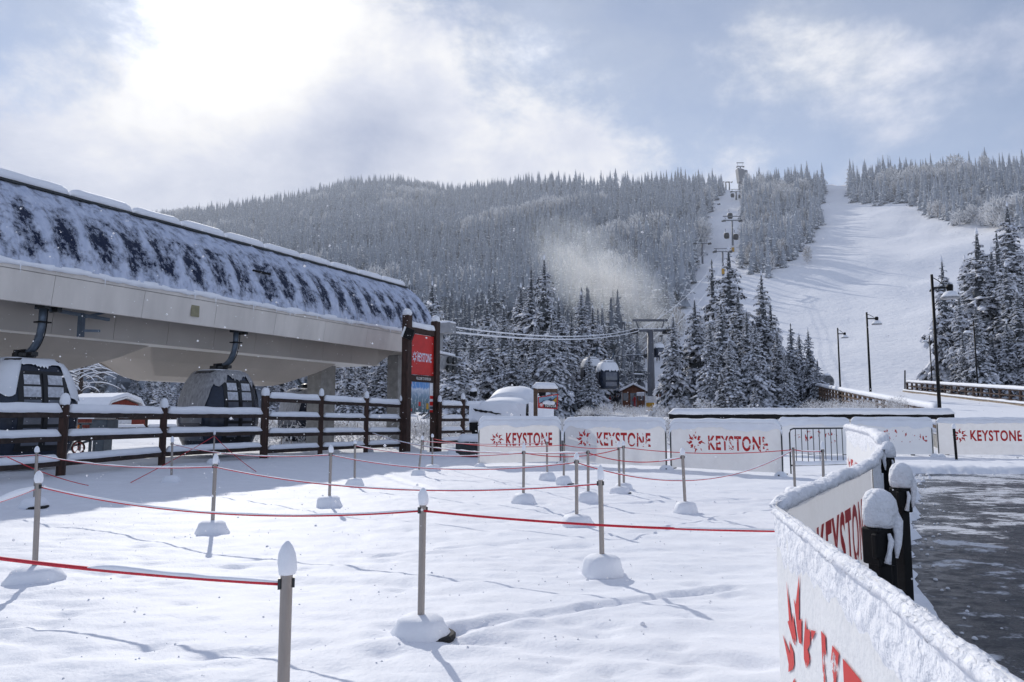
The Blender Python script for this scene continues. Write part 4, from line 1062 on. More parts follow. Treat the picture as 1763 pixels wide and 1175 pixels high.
p3 = span(1152, 21.5, 1346, 19.2); banner('KEYSTONE banner of the front row nearest the steel crowd barrier', p3, 1.40, .07, logo_px(p3, 1216, 1318, 1179, 1210, 751, 777), prt='print_mid', seed=3, wav=.06, drape=.22, round_=.22, snow_h=.11)
p4 = span(1340, 28.4, 1462, 28.2); banner('plastered white banner of the back row seen through the crowd barrier', p4, 1.42, .08, logo_px(p4, 1382, 1440, 1360, 1374, 742, 764), fab='fabric_snowy', prt='print_heavy', seed=4, drape=.3)
p5 = span(1464, 28.2, 1604, 28.0); banner('plastered white banner of the back row behind the curving near fence', p5, 1.42, .08, logo_px(p5, 1500, 1590, 1476, 1492, 740, 762), fab='fabric_snowy', prt='print_heavy', seed=5, drape=.3)
p6 = span(1611, 28.0, 1796, 27.6); banner('clean KEYSTONE banner of the back row beyond the wet road', p6, 1.42, .08, logo_px(p6, 1664, 1752, 1634, 1659, 741, 760), prt='print_clear', seed=6, wav=.015, drape=.16)
p7 = span(1800, 27.6, 1985, 27.2); banner('banner of the back row cut off by the right edge of the frame', p7, 1.42, .08, logo_px(p7, 1852, 1940, 1822, 1846, 741, 760), prt='print_clear', seed=7, drape=.16)
# near fence
PN = [gnd(u, v, 1.335) for u, v in ((1960, 1330), (1750, 1168), (1640, 1090), (1560, 1025), (1450, 950), (1370, 892), (1334, 866))]
banner('nearest snow crusted banner rising at the bottom right corner of the frame', PN[::-1], 1.33, .10, (.58, 1.95, .79, 1.13, 'KEYSTONE', (.33, .95, .25)), fab='fabric_snowy', prt='print_near', wav=.035, seed=11, snow_h=.017, snow_w=.030, drape=.17, round_=0, legs=False, nl=140, rough='snow_rough', skirt=.006, lean=.02, grain=.006)
PB = [gnd(u, v, 1.335) for u, v in ((1336, 867), (1400, 838), (1450, 818), (1499, 797))]
def PBL(u):
    rn = Run(PB); best = min(np.linspace(0, rn.L[-1], 300), key=lambda l: abs(proj(rn.base(l)[0].x, rn.base(l)[0].y, 1.05)[0] - u)); return float(best)
banner('near banner with its grey inner face turned to us, behind the snow capped bollards', PB, 1.34, .10, (PBL(1408), PBL(1491), .905, 1.185, 'KEYSTONE', (PBL(1375), 1.04, .2)), prt='print_clear', wav=.03, seed=12, snow_h=.035, snow_w=.06, drape=.03, round_=0, legs=False, nl=90, rough='snow_rough', skirt=.006, grain=.006)
PC = [gnd(1499.5, 797, 1.335), gnd(1510, 784, 1.335), gnd(1519, 773, 1.335)]
banner('short icy banner section turning away behind the near grey banner', PC, 1.34, .10, (.5, 1.8, .5, .9, 'KEYSTONE', None), fab='fabric_snowy', prt='print_heavy', wav=.03, seed=13, snow_h=.03, snow_w=.055, drape=.5, round_=0, legs=False, rough='snow_rough', grain=.008)
PD = [gnd(1520, 772.5, 1.335), gnd(1508, 758, 1.35), gnd(1496, 750, 1.36), gnd(1458, 739, 1.37)]
print('near fence', PN, PB, PC, PD)
banner('far end of the curving near fence, thick snow on its top edge', PD[::-1], 1.42, .08, (.5, 3.1, .55, .95, 'KEYSTONE', (.25, .75, .22)), fab='fabric_snowy', prt='print_mid', wav=.05, seed=14, snow_h=.05, snow_w=.10, drape=.25, round_=.1, legs=False, rough='snow_rough', grain=.010)
# bollards behind the near fence
def bollard(label, X, Y, zt, seed, side):
    t = thing('bollard', label, 'bollard', (X, Y, 0))
    mb = MB(); mb.obox((X, Y, (zt - .1) / 2 - .05), (1, .35, 0), (-.35, 1, 0), (0, 0, 1), .024, .024, (zt - .1) / 2 + .05); mb.build('post', M['black'], t, bevel=.006)
    mb = MB(); mb.obox((X, Y, zt - .06), (1, .35, 0), (-.35, 1, 0), (0, 0, 1), .034, .034, .055); hd = mb.build('head', M['black'], t, bevel=.006)
    mb = MB(); mb.obox((X - .012, Y - .030, zt - .055), (1, .35, 0), (-.35, 1, 0), (0, 0, 1), .024, .010, .036); mb.build('belt_cassette', M['black'], hd, bevel=.004)
    mb = MB(); mb.lathe([(.036, -.004), (.046, .002), (.049, .025), (.049, .052), (.045, .078), (.034, .098), (.016, .109), (0, .111)], 26, (X + .004, Y, zt), 0, .22, seed); mb.build('snow_cap', M['snow_rough'], t, smooth=True)
    mb = MB()
    mb.tube([(X + .034 * side, Y - .02, zt + .05), (X + .043 * side, Y - .028, zt + .015), (X + .042 * side, Y - .034, zt - .02), (X + .038 * side, Y - .035, zt - .05), (X + .034 * side, Y - .034, zt - .09)], [.016, .017, .012, .011, .004], 10)
    mb.tube([(X + .010, Y - .042, zt - .018), (X + .016, Y - .042, zt - .04), (X + .009, Y - .042, zt - .07), (X + .002, Y - .040, zt - .105)], [.005, .009, .007, .011], 8)
    mb.build('stuck_snow', M['snow_rough'], t, smooth=True)
    return t
bollard('black belt bollard with a round snow cap, nearest of the three by the fence', *gnd(1512, 905, 1.265).xy, 1.265, 1, 1)
bollard('black belt bollard with snow cap, just behind the nearest one', *gnd(1550, 838, 1.27).xy, 1.27, 2, 1)
bollard('farthest of the three black snow capped bollards by the curving fence', *gnd(1528, 787, 1.30).xy, 1.30, 3, -1)
mb = MB(); X, Y = at(1645, 760, 26.2).x, 26.2
t = thing('marker_post', 'slim black post with snow cap in front of the clean back row banner', 'post', (X, Y, 0))
mb.tube([(X, Y, -.1), (X - .03, Y, up_at(1645, 738, 26.2))], .045, 10); mb.build('post', M['black'], t)
mb = MB(); mb.lathe([(.05, -.01), (.07, .05), (.06, .12), (.03, .17), (0, .18)], 10, (X - .03, Y, up_at(1645, 738, 26.2)), 0, .1, 5); mb.build('snow_cap', M['snow'], t, smooth=True)
# steel crowd barrier
Yb = 20.2; a = Vector((at(1358, 714, 20.0).x, 20.0, 0)); b = Vector((at(1458, 714, 20.6).x, 20.6, 0)); d = (b - a)
t = thing('crowd_barrier', 'grey steel crowd barrier with vertical bars between banners', 'barrier', (a + b) / 2)
zt, zb = up_at(1400, 738, 20.2), up_at(1400, 801, 20.2)
def bp(k, z): return a + d * k + Vector((0, 0, z))
mb = MB(); mb.tube([bp(0, zb), bp(0, zt - .12), bp(.02, zt - .03), bp(.07, zt), bp(.93, zt), bp(.98, zt - .03), bp(1, zt - .12), bp(1, zb), bp(0, zb)], .022, 8); mb.build('frame', M['dark_steel'], t, smooth=True)
for k in range(1, 10):
    mb = MB(); mb.tube([bp(k / 10, zb), bp(k / 10, zt)], .011, 6); mb.build('bar', M['dark_steel'], t)
for k in (0, 1):
    mb = MB(); mb.tube([bp(k, zb), bp(k, -.05)], .02, 8); mb.build('leg', M['dark_steel'], t)
mb = MB(); mb.strip([bp(.03, zb + .01), bp(.97, zb + .01)], .10, .13, step=.1, seed=6); mb.build('rail_snow', M['snow'], t, smooth=True)
# long black rail with a snow slab on top, behind the back row of banners
a, b = at(1152, 717, 31.5), at(1642, 717, 31.0); zt = (a.z + b.z) / 2; a.z = b.z = zt
t = thing('guard_rail', 'long black guard rail carrying a slab of snow behind the back banners', 'rail', ((a + b) / 2).xy.to_3d())
mb = MB(); mb.bar(a, b, .16, .24); mb.build('beam', M['black'], t, bevel=.02)
mb = MB(); mb.strip([a + Vector((0, 0, .11)), b + Vector((0, 0, .11))], .42, .24, step=.2, nz=.10, seed=7, lip=.3, ends=.1); mb.build('slab_snow', M['snow'], t, smooth=True)
for k in range(9):
    p = a.lerp(b, (k + .2) / 8.4); mb = MB(); mb.bar(p + Vector((0, .14, -.05)), Vector((p.x, p.y + .14, -.8)), .12, .12, up=(0, 1, 0)); mb.build('post', M['black'], t)
# ---------------------------------------------------------------- snow buried car on its display block
def smooth_loft(mb, secs, mi=0, cap=True):
    n = len(secs[0]); vs = [p for s in secs for p in s]; fs = []
    for i in range(len(secs) - 1):
        for k in range(n): fs.append((i * n + k, i * n + (k + 1) % n, (i + 1) * n + (k + 1) % n, (i + 1) * n + k))
    if cap: fs.append(tuple(range(n - 1, -1, -1))); fs.append(tuple((len(secs) - 1) * n + k for k in range(n)))
    return mb.add(vs, fs, mi)
ctr = Vector((-.07, 28.9, 0)); fx = Vector((-.35, -.94, 0)).normalized(); sx_ = Vector((-fx.y, fx.x, 0))   # fx nose direction, sx_ to the car's left (image right)
def K(f, s, z): return ctr + fx * f + sx_ * s + Vector((0, 0, z))
car = thing('parked_car', 'car buried under smooth deep snow, its dark lower front corner showing at left', 'car', ctr)
W2 = 1.22
def csec(f, w, z0, z1, top):   # rounded section, closed loop
    pts = []
    for a in np.linspace(0, 2 * PI, 29)[:-1]:
        c, s = math.cos(a), math.sin(a); e = 2 / 4.5
        x = math.copysign(abs(c) ** e, c) * w; z = math.copysign(abs(s) ** e, s)
        zz = (z0 + z1) / 2 + z * (z1 - z0) / 2
        pts.append(K(f, x * (1 - top * max(0, z) ** 2), zz))
    return pts
zb = .95
mb = MB(); smooth_loft(mb, [csec(1.35, W2 * .9, zb, 1.72, .06), csec(1.2, W2, zb - .05, 2.0, .06), csec(.3, W2, zb - .05, 2.12, .06), csec(-1.7, W2, zb - .05, 2.12, .06), csec(-1.85, W2 * .95, zb, 1.9, .1)]); bd = mb.build('body', M['cabin_black'], car, smooth=True)
mb = MB(); smooth_loft(mb, [csec(.05, W2 * .74, 2.0, 2.2, .1), csec(-.55, W2 * .72, 2.0, 2.55, .14), csec(-1.1, W2 * .72, 2.0, 2.5, .14), csec(-1.6, W2 * .72, 2.0, 2.2, .14)]); mb.build('cab', M['glass'], car, smooth=True)
# blanket of snow: hood, front face, cab
def blanket(name, secs, par=car):
    mb = MB(); smooth_loft(mb, secs); return mb.build(name, M['snow'], par, smooth=True)
def bsec(f, w, z0, zc, crown=.0, n=21):
    pts = []
    for i in range(n):
        k = -1 + 2 * i / (n - 1); z = zc - (zc - z0) * abs(k) ** 5 - crown * k * k + .05 * (n1(k * 2.3 + f * 1.3 + 9, 4) - .5)
        pts.append(K(f + .04 * n1(k * 3 + f, 2), k * w * (1 + .02 * n1(k * 5 + f, 7)), z))
    return pts + [K(f, w * .7, z0 - .02), K(f, -w * .7, z0 - .02)]
blanket('hood_snow', [bsec(1.43, W2 * .88, 1.30, 1.95, .05), bsec(1.36, W2 * .98, 1.32, 2.10, .10), bsec(1.1, W2 * 1.03, 1.40, 2.18, .13), bsec(.6, W2 * 1.04, 1.5, 2.26, .14), bsec(.15, W2 * 1.04, 1.5, 2.32, .15), bsec(-.3, W2 * 1.04, 1.5, 2.44, .14), bsec(-1.2, W2 * 1.04, 1.5, 2.38, .18), bsec(-1.75, W2 * 1.02, 1.5, 2.26, .22), bsec(-1.95, W2 * .95, 1.4, 1.9, .22)])
blanket('roof_snow', [bsec(.35, W2 * .8, 1.9, 2.36, .10), bsec(.1, W2 * .88, 1.9, 2.50, .16), bsec(-.3, W2 * .95, 1.95, 2.70, .24), bsec(-.7, W2 * .97, 1.95, 2.75, .28), bsec(-1.2, W2 * .96, 1.95, 2.62, .28), bsec(-1.6, W2 * .93, 1.9, 2.42, .24), bsec(-1.9, W2 * .85, 1.8, 2.1, .1)])
mb = MB(); vs = []; fs = []                      # snow plastered front face
for i in range(13):
    for j in range(9):
        k = -1 + i / 6; z = 1.18 + (2.0 - 1.18) * j / 8 + .10 * (n1(k * 4, 8) - .5) * (j < 2)
        vs.append(K(1.40 + .07 * math.sin(PI * j / 8) - .05 * k * k + .03 * n1(k * 3 + j, 3), k * W2 * .95, z))
for i in range(12):
    for j in range(8): q = i * 9 + j; fs.append((q, q + 9, q + 10, q + 1))
mb.add(vs, fs); mb.build('front_snow', M['snow'], car, smooth=True)
mb = MB(); vs = []; fs = []                      # snow on the side that looks at us
for i in range(25):
    for j in range(7):
        f = 1.38 - 3.2 * i / 24; arch = max(0, 1 - ((f - .62) / .62) ** 2) ** .5 * .55 + max(0, 1 - ((f + 1.3) / .55) ** 2) ** .5 * .5
        z0 = 1.05 + .42 * arch + .12 * (n1(f * 4, 11) - .5)
        vs.append(K(f, W2 * 1.015 + .03 * n1(f * 2 + j, 6), z0 + (2.06 - z0) * j / 6))
for i in range(24):
    for j in range(6): q = i * 7 + j; fs.append((q, q + 7, q + 8, q + 1))
mb.add(vs, fs); mb.build('side_snow', M['snow'], car, smooth=True)
mb = MB()                                        # dark ragged gap between hood and wing
pts = [K(1.50, -.95 + 1.15 * k / 11, 1.80 - .018 * k + .10 * (n1(k * 1.9, 3) - .5)) for k in range(12)]
mb.tube(pts, [.01, .05, .025, .055, .03, .05, .02, .04, .02, .03, .02, .01], 7); mb.build('wing_gap', M['black'], car)
mb = MB(); mb.obox(K(1.42, W2 * .62, 1.55), fx, sx_, (0, 0, 1), .03, .22, .07); mb.build('headlight', M['glass'], car, bevel=.02)
for sgn in (-1, 1):
    mb = MB(); c = K(.35, sgn * (W2 + .22), 2.42); mb.obox(c, fx, sx_, (0, 0, 1), .07, .14, .1); mr = mb.build('mirror', M['black'], car, bevel=.02)
    mb = MB(); mb.lathe([(.1, -.02), (.15, .03), (.12, .1), (.05, .14), (0, .145)], 10, c + Vector((0, 0, .1))); mb.build('mirror_snow', M['snow'], mr, smooth=True)
    for f in (.62, -1.3):
        mb = MB(); c = K(f, sgn * (W2 - .12), 1.02); mb.tube([c - sx_ * .14, c - sx_ * .12, c + sx_ * .12, c + sx_ * .14], [.34, .40, .40, .34], 22); wh = mb.build('wheel', M['tyre'], car, smooth=False)
        mb = MB(); mb.tube([c - sx_ * .15, c + sx_ * .15], .22, 14); mb.build('rim', M['dark_steel'], wh)
mb = MB(); mb.obox(K(1.44, 0, 1.14), fx, sx_, (0, 0, 1), .07, W2 * .92, .16); mb.build('bumper', M['black'], car, bevel=.04)
blk = thing('display_block', 'low snow covered display block under the buried car', 'block', ctr)
mb = MB(); mb.obox(K(-.2, 0, .30), fx, sx_, (0, 0, 1), 1.9, 1.6, .32); mb.build('block', M['dark_steel'], blk, bevel=.04)
mb = MB(); mb.strip([K(1.55, -1.5, .60), K(1.55, 1.5, .60)], .5, .26, seed=3); mb.strip([K(1.6, 1.5, .60), K(-2.0, 1.55, .60)], .55, .30, seed=4); mb.strip([K(1.75, -1.65, -.05), K(-1.2, -1.75, -.05)], .7, .45, seed=6); mb.build('block_snow', M['snow'], blk, smooth=True)

# ---------------------------------------------------------------- hanging sponsor sign
Yt = 25.6; x0 = at(922, 700, Yt).x; t = thing('hanging_sign', 'timber post sign with a red framed TOYOTA board behind the first banner', 'sign', (x0, Yt, 0))
zt = up_at(922, 667, Yt)
mb = MB(); mb.box(x0 - .07, x0 + .07, Yt - .07, Yt + .07, -.1, zt); mb.build('post', M['wood_red'], t, bevel=.02)
xe = at(960, 700, Yt - .1).x; za = up_at(940, 673, Yt)
mb = MB(); mb.bar((x0 + .08, Yt, za), (xe, Yt - .1, za), .12, .12); am = mb.build('arm', M['wood_red'], t, bevel=.02)
mb = MB(); mb.strip([(x0 - .10, Yt, zt), (xe + .02, Yt - .1, zt - .04)], .36, .19, seed=12, nz=.12, lip=.4); mb.build('arm_snow', M['snow'], am, smooth=True)
B4 = [at(926, 684, Yt - .05), at(961, 678.5, Yt - .1), at(959.5, 705, Yt - .1), at(926, 703, Yt - .05)]
def quad(o_, q, e=0.):
    c = sum(q, Vector()) / 4
    return [c + (p - c) * (1 - e) + Vector((0, -o_, 0)) for p in q]
mb = MB(); f0 = quad(.03, B4); f1 = quad(-.03, B4); mb.hexa([f1[3], f1[2], f0[2], f0[3], f1[0], f1[1], f0[1], f0[0]]); bdp = mb.build('board', M['red_panel'], t)
def bq(x, y, o_=.038):  # x right, y up in the board
    top = B4[0].lerp(B4[1], x); bot = B4[3].lerp(B4[2], x); p = bot.lerp(top, y); return Vector((p.x, p.y - o_, p.z))
mb = MB(); mb.poly([bq(.05, .07), bq(.95, .07), bq(.95, .93), bq(.05, .93)]); mb.build('picture', mat('sign_sky_blue', (.20, .32, .42), .5), bdp)
mb = MB(); mb.poly([bq(.05, .40, .042), bq(.30, .66, .042), bq(.42, .56, .042), bq(.62, .80, .042), bq(.72, .66, .042), bq(.95, .84, .042), bq(.95, .07, .042), bq(.05, .07, .042)]); mb.build('mountains', mat('sign_mountain_blue', (.035, .05, .10), .5), bdp)
mb = MB(); mb.poly([bq(.60, .50, .046), bq(.78, .60, .046), bq(.93, .78, .046), bq(.93, .45, .046)]); mb.build('foliage', M['yellow'], bdp)
mb = MB(); mb.poly([bq(.05, .07, .046), bq(.95, .07, .046), bq(.95, .34, .046), bq(.05, .34, .046)]); mb.build('dark_band', M['sign_black'], bdp)
mb = MB(); mb.poly([bq(.05, .10, .05), bq(.30, .10, .05), bq(.30, .46, .05), bq(.05, .46, .05)]); mb.build('badge_field', M['red_panel'], bdp)
mb = MB()
def ring(cx, cy, rx, ry, n=20, wdt=.03):
    vs = []
    for k in range(n):
        a = 2 * PI * k / n
        vs += [bq(cx + rx * math.cos(a), cy + ry * math.sin(a), .054), bq(cx + (rx - wdt * .6) * math.cos(a), cy + (ry - wdt) * math.sin(a), .054)]
    return vs, [(2 * k, 2 * ((k + 1) % n), 2 * ((k + 1) % n) + 1, 2 * k + 1) for k in range(n)]
for r_ in ((.175, .28, .085, .13), (.175, .31, .05, .055), (.175, .27, .025, .11)): mb.add(*ring(*r_))
mb.build('badge', M['letter_white'], bdp)
V, Fc = text2d('TOYOTA'); mb = MB(); mb.add([bq(.36 + .57 * x, .12 + .20 * y, .052) for x, y in V], Fc); mb.build('lettering', M['letter_white'], bdp)
mb = MB()
for k in range(7): mb.lathe([(.09, -.03), (.12, .02), (.08, .07), (0, .09)], 8, bq(.38 + .06 * k, .40 + .05 * math.sin(k), .03), 0, .3, k)
mb.build('stuck_snow', M['snow'], bdp, smooth=True)

# ---------------------------------------------------------------- red barn, machine by the fence
Yn = 52; bc = Vector((at(178, 714, Yn).x, Yn, -.3)); bx = Vector((.92, -.40, 0)).normalized(); by = Vector((.40, .92, 0)).normalized()
brn = thing('barn', 'small red gambrel barn with thick white roof seen under the station', 'barn', bc)
# ridge runs along bx, gable end looks right and towards us
def BN(l, w_, z): return bc + bx * l + by * w_ + Vector((0, 0, z))
Lb, Wb = 2.1, 1.75
gab = [(-Wb, 0), (Wb, 0), (Wb, 1.75), (Wb * .62, 2.62), (0, 2.95), (-Wb * .62, 2.62), (-Wb, 1.75)]
mb = MB(); n = len(gab); mb.add([BN(-Lb, a, z) for a, z in gab] + [BN(Lb, a, z) for a, z in gab], [(i, (i + 1) % n, n + (i + 1) % n, n + i) for i in range(n)] + [tuple(range(n)), tuple(range(2 * n - 1, n - 1, -1))]); mb.build('wall', M['barn_red'], brn)
rf = [(-Wb - .18, 1.6), (-Wb * .66, 2.70), (0, 3.04), (Wb * .66, 2.70), (Wb + .18, 1.6)]
def roof_l(t0, t1, l0, l1):
    mb = MB(); m = len(rf); vs = [BN(l, a * (1 + .0), z + t) for t in (t0, t1) for l in (l0, l1) for a, z in rf]
    fs = []
    for i in range(m - 1): fs += [(i, i + 1, m + i + 1, m + i), (2 * m + i, 3 * m + i, 3 * m + i + 1, 2 * m + i + 1), (i, 2 * m + i, 2 * m + i + 1, i + 1), (m + i, m + i + 1, 3 * m + i + 1, 3 * m + i)]
    fs += [(0, m, 3 * m, 2 * m), (m - 1, 3 * m - 1, 4 * m - 1, 2 * m - 1)]
    return mb.add(vs, fs)
roof_l(0, .12, -Lb - .25, Lb + .25).build('roof', M['white_paint'], brn); roof_l(.125, .40, -Lb - .22, Lb + .22).build('roof_snow', M['snow'], brn, smooth=False, bevel=.08)
mb = MB(); mb.poly([BN(Lb + .02, -.6, .05), BN(Lb + .02, .6, .05), BN(Lb + .02, .6, 1.9), BN(Lb + .02, -.6, 1.9)]); mb.build('door', M['white_paint'], brn)
Ym = 27.5; mc = Vector((at(175, 780, Ym).x, Ym, 0))
mc_ = thing('drive_machine', 'blue grey lift machine with a red rimmed wheel behind the left fence', 'machine', mc)
mb = MB(); mb.box(mc.x - .1, mc.x + .22, Ym - .3, Ym + .3, 0, 1.1); mb.box(mc.x - .22, mc.x + .36, Ym - .4, Ym + .4, 1.02, 1.42); mb.build('housing', M['blue_grey'], mc_, bevel=.03)
mb = MB(); mb.box(mc.x - .1, mc.x + .42, Ym - .45, Ym + .1, 1.43, 1.62); mb.build('control_box', M['galv'], mc_, bevel=.02)
mb = MB(); mb.strip([(mc.x - .3, Ym, 1.62), (mc.x + .45, Ym, 1.62)], .7, .14, seed=3); mb.build('snow', M['snow'], mc_, smooth=True)
mb = MB()
for (xa, za, xb, zb_) in ((-1.2, 1.25, -.1, 1.25), (-1.2, 1.25, -1.2, .25), (-.85, 1.25, -.85, .25), (-1.3, .35, -.1, .75), (-.45, .1, -.45, 1.25), (-.3, .1, -.3, 1.2)): mb.bar((mc.x + xa, Ym, za), (mc.x + xb, Ym, zb_), .08, .08, up=(0, 1, 0))
mb.build('frame', M['blue_grey'], mc_)
wc = Vector((at(140, 771, Ym).x, Ym - .2, up_at(140, 771, Ym)))
mb = MB(); mb.tube([wc + Vector((.24 * math.cos(a), 0, .24 * math.sin(a))) for a in np.linspace(0, 2 * PI, 25)], .025, 6, cap=False); wl = mb.build('wheel', M['tyre'], mc_)
mb = MB(); mb.tube([wc + Vector((.205 * math.cos(a), 0, .205 * math.sin(a))) for a in np.linspace(0, 2 * PI, 25)], .018, 6, cap=False)
for k in range(6): a = k * PI / 3; mb.bar(wc, wc + Vector((.2 * math.cos(a), 0, .2 * math.sin(a))), .015, .015)
mb.build('rim', M['red_plastic'], wl)
mb = MB(); c = at(133, 735, Ym - .3); mb.obox(c, (1, 0, 0), (0, 1, 0), (0, 0, 1), .07, .03, .07); mb.build('reflector', M['orange'], mc_)

# ---------------------------------------------------------------- hut, second hut, lower chairlift station, people
def hut(label, u, v, Yh, wdt, h, yaw_, snow=.35, name='hut'):
    c = at(u, v, Yh); t = thing(name, label, 'hut', c, yaw_)
    hw, hd = wdt / 2, wdt * .55
    mb = MB(); prf = [(-hw, 0), (hw, 0), (hw, h), (0, h * 1.33), (-hw, h)]
    mb.add([(x, -hd, z) for x, z in prf] + [(x, hd, z) for x, z in prf], [(0, 1, 2, 3, 4), (9, 8, 7, 6, 5)] + [(i, 5 + i, 5 + (i + 1) % 5, (i + 1) % 5) for i in range(5)]); mb.build('wall', M['brick_brown'], t, world=False)
    def rp(t0, t1, e):
        mb = MB(); q = [(-hw - e, h - .1 - e * .3), (0, h * 1.33 + .05), (hw + e, h - .1 - e * .3)]
        for a, b in ((0, 1), (1, 2)):
            (xa, za), (xb, zb_) = q[a], q[b]; mb.hexa([(xa, -hd - e, za + t0), (xb, -hd - e, zb_ + t0), (xb, hd + e, zb_ + t0), (xa, hd + e, za + t0), (xa, -hd - e, za + t1), (xb, -hd - e, zb_ + t1), (xb, hd + e, zb_ + t1), (xa, hd + e, za + t1)])
        return mb
    rr = rp(0, .12, .35).build('roof', M['wood'], t, world=False); rp(.125, .125 + snow, .33).build('roof_snow', M['snow'], t, world=False, bevel=.08)
    mb = MB(); mb.box(-.45, .45, -hd - .03, -hd + .05, .0, 2.1); d_ = mb.build('door', M['glass'], t, world=False)
    for x in (-hw * .66, hw * .62):
        mb = MB(); mb.box(x - .38, x + .38, -hd - .03, -hd + .05, 1.0, 2.1); mb.build('window', M['glass'], t, world=False)
    mb = MB(); mb.box(-hw * 1.02, -hw * .96, -hd - .06, -hd, 0, h); mb.box(hw * .96, hw * 1.02, -hd - .06, -hd, 0, h); mb.build('corner_board', M['white_paint'], t, world=False)
    return t
hut('small brown lift hut with a snowy gable roof at the foot of the grey tower', 1090, 702, 108, 3.4, 2.35, -.12)
hut('brown hut mostly hidden behind the left spruce right of the grey tower', 1150, 700, 116, 4.6, 2.6, .1)
# fan sign post by hut
c = at(1103, 700, 104); t = thing('sign_post', 'thin post with a small snow topped board before the brown hut', 'sign', c)
mb = MB(); mb.tube([c, c + Vector((0, 0, 1.9))], .05, 6); mb.build('post', M['wood_red'], t); mb = MB(); mb.box(c.x - .55, c.x + .55, c.y - .05, c.y + .05, c.z + 1.5, c.z + 1.85); mb.build('board', M['map_white'], t); mb = MB(); mb.strip([c + Vector((-.6, 0, 1.85)), c + Vector((.6, 0, 1.85))], .4, .2); mb.build('snow_cap', M['snow'], t, smooth=True)
# chairlift lower terminal
c = at(1052, 702, 110); ter = thing('chairlift_terminal', 'low blue grey chairlift terminal beam on posts left of the brown hut', 'lift terminal', c)
mb = MB(); mb.box(c.x - 1.0, c.x + 1.0, c.y - .6, c.y + .6, c.z + 2.15, c.z + 2.55); mb.build('beam', M['blue_grey'], ter, bevel=.05)
for dx_ in (-.85, .0): mb = MB(); mb.box(c.x + dx_ - .18, c.x + dx_ + .18, c.y - .2, c.y + .2, c.z - .3, c.z + 2.2); mb.build('post', M['blue_grey'], ter)
mb = MB(); mb.strip([c + Vector((-1.0, 0, 2.55)), c + Vector((1.0, 0, 2.55))], 1.2, .18); mb.build('snow', M['snow'], ter, smooth=True)
c = at(1033, 702, 109); ter2 = thing('lift_controls', 'dark lift control post with railings left of the chairlift terminal', 'machine', c)
mb = MB(); mb.box(c.x - .2, c.x + .2, c.y - .2, c.y + .2, c.z - .2, c.z + 1.7); mb.build('cabinet', M['dark_steel'], ter2)
mb = MB()
for z in (.6, 1.05): mb.bar(c + Vector((-1.3, 0, z)), c + Vector((-.2, 0, z)), .06, .06)
for x in (-1.3, -.75): mb.bar(c + Vector((x, 0, 0)), c + Vector((x, 0, 1.05)), .06, .06, up=(0, 1, 0))
mb.build('railing', M['dark_steel'], ter2)
def person(label, c, yaw_, jacket, arm):
    t = thing('person', label, 'person', c, yaw_)
    me = bpy.data.meshes.new('body'); J = [((0, 0, .95), .135), ((0, 0, 1.15), .13), ((0, 0, 1.38), .15), ((0, 0, 1.5), .06), ((0, .01, 1.58), .06),
        ((.10, 0, .90), .09), ((.12, .04 + arm, .50), .065), ((.12, arm, .09), .05), ((.12, .16 + arm, .04), .04), ((-.10, 0, .90), .09), ((-.12, .03, .50), .065), ((-.12, -.02, .09), .05), ((-.12, .14, .04), .04),
        ((.20, 0, 1.42), .065), ((.27, .02, 1.16), .05), ((.26, .16 + arm, .95), .04), ((-.20, 0, 1.42), .065), ((-.28, .0, 1.15), .05), ((-.26, .12, .93), .04),
        ((.25, .22 + arm, .90), .035), ((-.25, .18, .88), .035)]
    E = [(0, 1), (1, 2), (2, 3), (3, 4), (0, 5), (5, 6), (6, 7), (7, 8), (0, 9), (9, 10), (10, 11), (11, 12), (2, 13), (13, 14), (14, 15), (2, 16), (16, 17), (17, 18), (15, 19), (18, 20)]
    me.from_pydata([j[0] for j in J], E, []); o = bpy.data.objects.new('body', me); C.objects.link(o); o.parent = t
    sm = o.modifiers.new('skin', 'SKIN'); sv = me.skin_vertices[0].data
    for i, j in enumerate(J): sv[i].radius = (j[1], j[1])
    sv[0].use_root = True; sb = o.modifiers.new('sub', 'SUBSURF'); sb.levels = sb.render_levels = 1; me.materials.append(M[jacket])
    mb = MB(); mb.lathe([(.03, 0), (.075, .03), (.092, .10), (.095, .15), (.07, .22), (0, .245)], 12, (0, .015, 1.56)); mb.lathe([(.02, 0), (.012, .03), (0, .035)], 5, (0, .115, 1.65)); mb.build('head', M['skin'], o, world=False, smooth=True)
    mb = MB(); mb.lathe([(.105, 0), (.112, .05), (.09, .12), (0, .155)], 12, (0, .0, 1.69)); mb.build('helmet', M['black'], o, world=False, smooth=True)
    return t
person('person in dark ski clothes standing on the right at the chairlift terminal', at(1064, 702, 106), .5, 'cloth_dark', .05)
person('person in dark ski clothes standing on the left at the chairlift terminal', at(1059, 702.3, 106.5), 2.3, 'cloth_dark', -.03)
person('person in a reddish jacket at the left end of the chairlift terminal', at(1050.5, 702, 107), 1.1, 'cloth_red', .02)
person('small person in a reddish jacket beside the brown hut door', at(1093, 702, 103.5), 2.0, 'cloth_red', .02)

